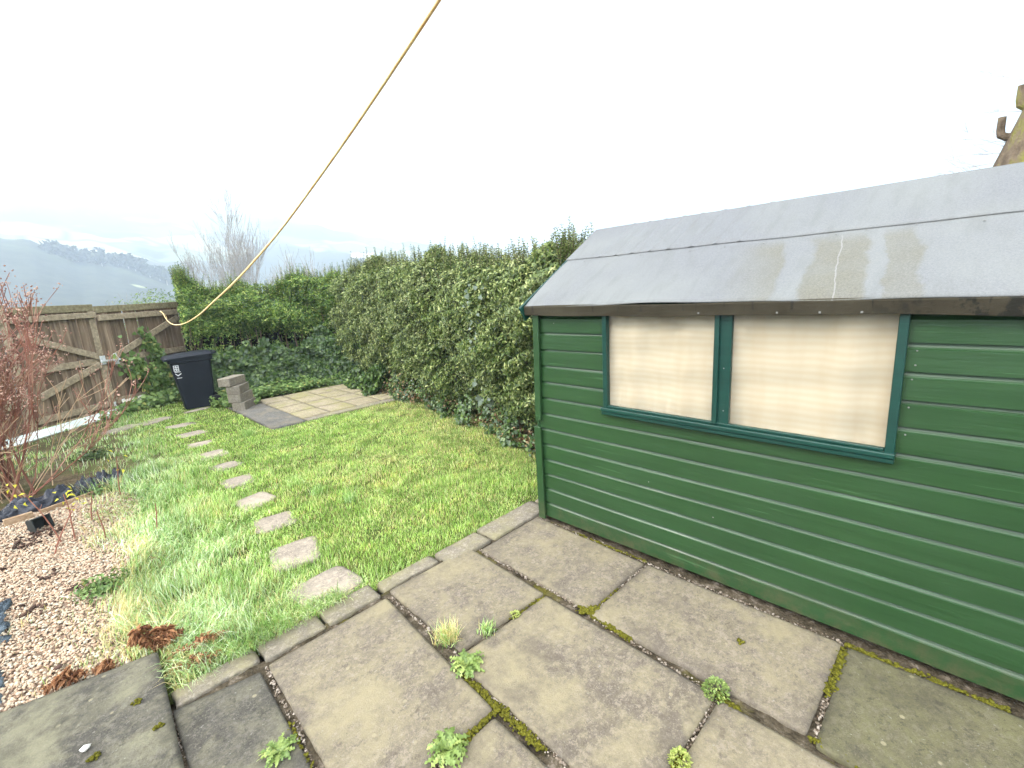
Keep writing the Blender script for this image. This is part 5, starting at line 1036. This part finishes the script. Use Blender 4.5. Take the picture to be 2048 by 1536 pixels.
# ================================================================== WEEDS AND DEAD FERN
def rosette(name, label, x, y, R, n, mat, z=0.002, lobes=5, lift=.5, layers=1, cat='weed'):
    V = []; F = []
    for i in range(n):
        a = i * 2.399 + random.uniform(-.2, .2); L = R * random.uniform(.6, 1.05); el = random.uniform(.12, lift); ca, sa = math.cos(a), math.sin(a); b0 = len(V); k = lobes * 2
        for j in range(k + 1):
            t = j / k; w_ = (R * .13) * (0.15 + math.sin(t * 3.0) ** .8) * (1.0 if j % 2 else .22); r_ = L * t * math.cos(el * .6); h_ = z + L * (math.sin(t * 2.6) * .5) * el + .003 * random.random(); tw = random.uniform(-.005, .005)
            for s_ in (-1, 0, 1): V.append((x + ca * r_ - sa * w_ * s_, y + sa * r_ + ca * w_ * s_, h_ + abs(s_) * w_ * .25 + tw * s_))
        for j in range(k):
            for s_ in (0, 1): F.append((b0 + j * 3 + s_, b0 + j * 3 + s_ + 1, b0 + (j + 1) * 3 + s_ + 1, b0 + (j + 1) * 3 + s_))
    return tag(npmesh(name, np.array(V), [np.array(F)], mat), label, cat)
mwd = leafmat('weed leaf', [(0, (0.11, 0.1785, 0.0434)), (.6, (0.209, 0.294, 0.0744)), (1, (0.352, 0.42, 0.124))], .3, .45)
mwy = leafmat('yellow weed leaf', [(0, (0.25, 0.32, 0.06)), (1, (0.48, 0.52, 0.16))], .35, .5)
rosette('dandelion', 'jagged leaved dandelion in the joint below the straw coloured grass tuft', 1.12, 1.53, .10, 46, mwd, lift=.8, lobes=7)
rosette('dandelion', 'grey green weed rosette in the joint nearest the bottom centre of the paving', .80, 1.265, .095, 56, mwd, lift=1.0, lobes=7)
rosette('dandelion', 'spiky pale weed rosette on the dark slab beside the long open joint', .345, 1.77, .08, 30, mwd, lift=.6, lobes=6)
def fuzz(name, label, x, y, R, n, mat, h=.05, cat='weed'):
    a = rng.uniform(0, 6.28, n); r_ = R * np.sqrt(rng.uniform(0, 1, n)); P = np.stack([x + np.cos(a) * r_, y + np.sin(a) * r_ * .8, h * (1 - (r_ / R) ** 2) * rng.uniform(.3, 1, n) + .002], 1); L = rng.uniform(.008, .018, n)
    V, F = leaves(P, np.stack([np.cos(a), np.sin(a), rng.uniform(0, 1, n)], 1) + rng.normal(0, .4, (n, 3)), rng.normal(0, .3, (n, 3)) + [0, 0, 1], L, L * .6); return tag(npmesh(name, V, [F], mat), label, cat)
fuzz('feathery_weed', 'small feathery green weed where three slabs meet near the shed', 1.745, .60, .06, 420, mwd)
fuzz('feathery_weed', 'yellow green feathery weed in the joint at the very front of the patio', 1.355, .585, .04, 240, mwy)
fuzz('small_weed', 'tiny bright green weed in the joint beside the middle slab', 1.515, 1.597, .025, 70, mwy, .02)
def tuft(name, label, x, y, n, h, straw_tint, R=.03, bend=.9):
    a = rng.uniform(0, 6.28, n); P = np.stack([x + rng.normal(0, R, n), y + rng.normal(0, R, n), np.zeros(n)], 1); V, F = blades(P, h * rng.uniform(.5, 1.2, n), np.full(n, .0032), a, rng.normal(bend, .35, n), 3, .35)
    return tag(npmesh(name, V, F, M_grass, attrs={'straw_tint': np.repeat((rng.uniform(0, 1, n) < straw_tint).astype(float), 7), 'pale': np.repeat(rng.uniform(.3, .9, n), 7)}), label, 'grass tuft')
tuft('grass_tuft', 'straw coloured spiky grass tuft at the corner between the big slabs', 1.165, 1.735, 330, .105, .6, .026)
tuft('grass_tuft', 'small green grass tuft in the joint to the right of the straw one', 1.335, 1.625, 130, .06, .15, .02)
for (x, y, n_, h_) in ((1.45, 4.55, 160, .10), (1.62, 3.75, 190, .12), (1.5, 4.15, 120, .10), (1.35, 8.6, 160, .13), (1.7, 6.9, 140, .12)):
    tuft('grass_tuft', 'dark green grass tuft in the lawn %s' % {4.55: 'by the fourth stepping stone', 3.75: 'by the third stepping stone', 4.15: 'between the third and fourth stepping stones', 8.6: 'nearest the bin', 6.9: 'near the grey corner of the paving'}[y], x, y, n_, h_, .02, .035, .6)
bush('leafy_weed', 'dark green low leafy weed between the gravel and the long grass', 'weed', (-.05, 3.80, .03), (.17, .13, .07), 420, (.04, .5), M_ivyl, 2, stems=1, shell=.2)
bush('leafy_weed', 'dark green leafy weed clump on the bare earth behind the black plastic', 'weed', (.13, 7.6, .03), (.24, .18, .09), 500, (.04, .5), M_ivy, 2, stems=1, shell=.2)
bush('leafy_weed', 'fresh green weed poking up at the end of the timber edging', 'weed', (.08, 5.95, .04), (.09, .08, .08), 130, (.04, .4), M_ivyl, 4, stems=1, shell=.2)
mfe = Mat('rusty fern', 0.8, 0.15); mfe.col(mfe.ramp(mfe.island(), [(0, (0.13, 0.055, 0.03)), (.6, (0.30, 0.14, 0.065)), (1, (0.46, 0.26, 0.13))])).translucent(.2)
def fern(label, spots):
    x0, y0 = spots[0][0], spots[0][1]; root = empty('dead_fern', (x0, y0, 0)); tag(root, label, 'fern'); parts = []; b = MB()
    for (x, y, az_, L, rise) in spots:
        n = 30; t = np.linspace(0, 1, n); px = x + np.cos(az_) * L * t; py = y + np.sin(az_) * L * t; pz = .01 + rise * np.sin(t * 2.7) + .01 * np.sin(t * 15); b.tube([(px[i], py[i], pz[i]) for i in range(0, n, 5)], .0022, 4, False)
        for s_ in (-1, 1):
            P = np.stack([px, py, pz], 1); P = np.repeat(P, 3, 0) + rng.normal(0, .006, (3 * n, 3)); aa = az_ + s_ * 1.2 + rng.normal(0, .35, 3 * n); l_ = np.repeat(.036 * np.sin(t * 2.9 + .15), 3) * rng.uniform(.4, 1.1, 3 * n) + .004; ax = np.stack([np.cos(aa), np.sin(aa), rng.normal(-.2, .5, 3 * n)], 1); V, F = leaves(P, ax, rng.normal(0, .4, (3 * n, 3)) + [0, 0, 1], l_, l_ * .45, .35, .6); parts.append((V, F))
    V, F = merge(parts); npmesh('foliage', V, F, mfe, root); b.build('stalk', mfe, root); world_children(root)
fern('curled rusty brown dead fern at the far corner of the raised slab', [(.10, 2.86, 1.9, .14, .09), (.10, 2.85, .7, .13, .05), (.10, 2.86, 2.5, .12, .08), (.12, 2.84, 1.3, .10, .07), (.09, 2.85, 2.2, .12, .11), (.11, 2.85, .2, .12, .04)])
fern('flattened rusty dead fern lying behind the edge of the raised slab', [(-.16, 2.91, 2.7, .13, .04), (-.18, 2.92, 3.1, .14, .03), (-.06, 2.88, 2.8, .08, .02)])
fern('thin brown dead frond lying in the notch between slab and kerb', [(.13, 2.72, -.2, .28, .04), (.12, 2.62, -.35, .22, .02)])
# white pebble and small debris on the raised slab
P = np.array([(-.195, 2.355, .038)]); V, F = stones(P, np.array([.022]), .5); mwh = Mat('white pebble', 0.6, 0.3); mwh.col((0.68, 0.66, 0.60)); tag(npmesh('pebble', V, [F], mwh), 'flat white pebble lying on the raised dark slab', 'pebble')
# ================================================================== FAR TREES AND HOUSES
mft = Mat('far foliage', 0.95, 0.05); mft.col(mft.ramp(mft.noise(.5, 3), [(.3, (0.03, 0.04, 0.022)), (.7, (0.07, 0.08, 0.045))]))
def far_tree(th, r_, h_, i):
    x, y, z = terr_pts(th, r_); root = empty('hillside_tree', (x, y, z)); tag(root, 'small dark tree among those strung along the misty near hillside', 'tree', 'trees along the near hillside'); n = 90
    d = unit(rng.normal(0, 1, (n, 3))) * rng.uniform(.4, 1, n)[:, None] * [h_ * .38, h_ * .38, h_ * .42]; V, F = leaves(np.array([x, y, z + h_ * .62]) + d, rng.normal(0, 1, (n, 3)), rng.normal(0, 1, (n, 3)), h_ * .32, h_ * .26); npmesh('crown', V, [F], mft, root); MB().tube([(x, y, z - 1), (x, y, z + h_ * .5)], [h_ * .04, h_ * .02], 6).build('trunk', M_bark, root); world_children(root)
for i in range(16): far_tree(1.5 + i * .55 + random.uniform(-.12, .12), 405 + random.uniform(-8, 8), random.uniform(7, 11), i)
mhw = Mat('rendered wall', 0.9, 0.1); mhw.col((0.72, 0.70, 0.66)); mhr = Mat('slate roof', 0.8, 0.2); mhr.col((0.14, 0.14, 0.15))
for i, (th, r_) in enumerate(((27.6, 640), (28.1, 650), (28.7, 645), (29.3, 655), (3.4, 560), (3.9, 565), (4.5, 570))):
    x, y, z = terr_pts(th, r_); root = empty('farmhouse', (x, y, z), R_(-th + random.uniform(-30, 30))); tag(root, 'tiny white house far off on the misty hillside', 'house', 'white houses on the far hillside')
    MB().box((-6, -3.5, -2), (6, 3.5, 5)).build('wall', mhw, root); b = MB(); b.add([(-6.3, -4, 5.02), (6.3, -4, 5.02), (6.3, 4, 5.02), (-6.3, 4, 5.02), (-6.3, 0, 8), (6.3, 0, 8)], [(0, 1, 5, 4), (2, 3, 4, 5), (0, 4, 3), (1, 2, 5), (3, 2, 1, 0)]); b.build('roof', mhr, root)
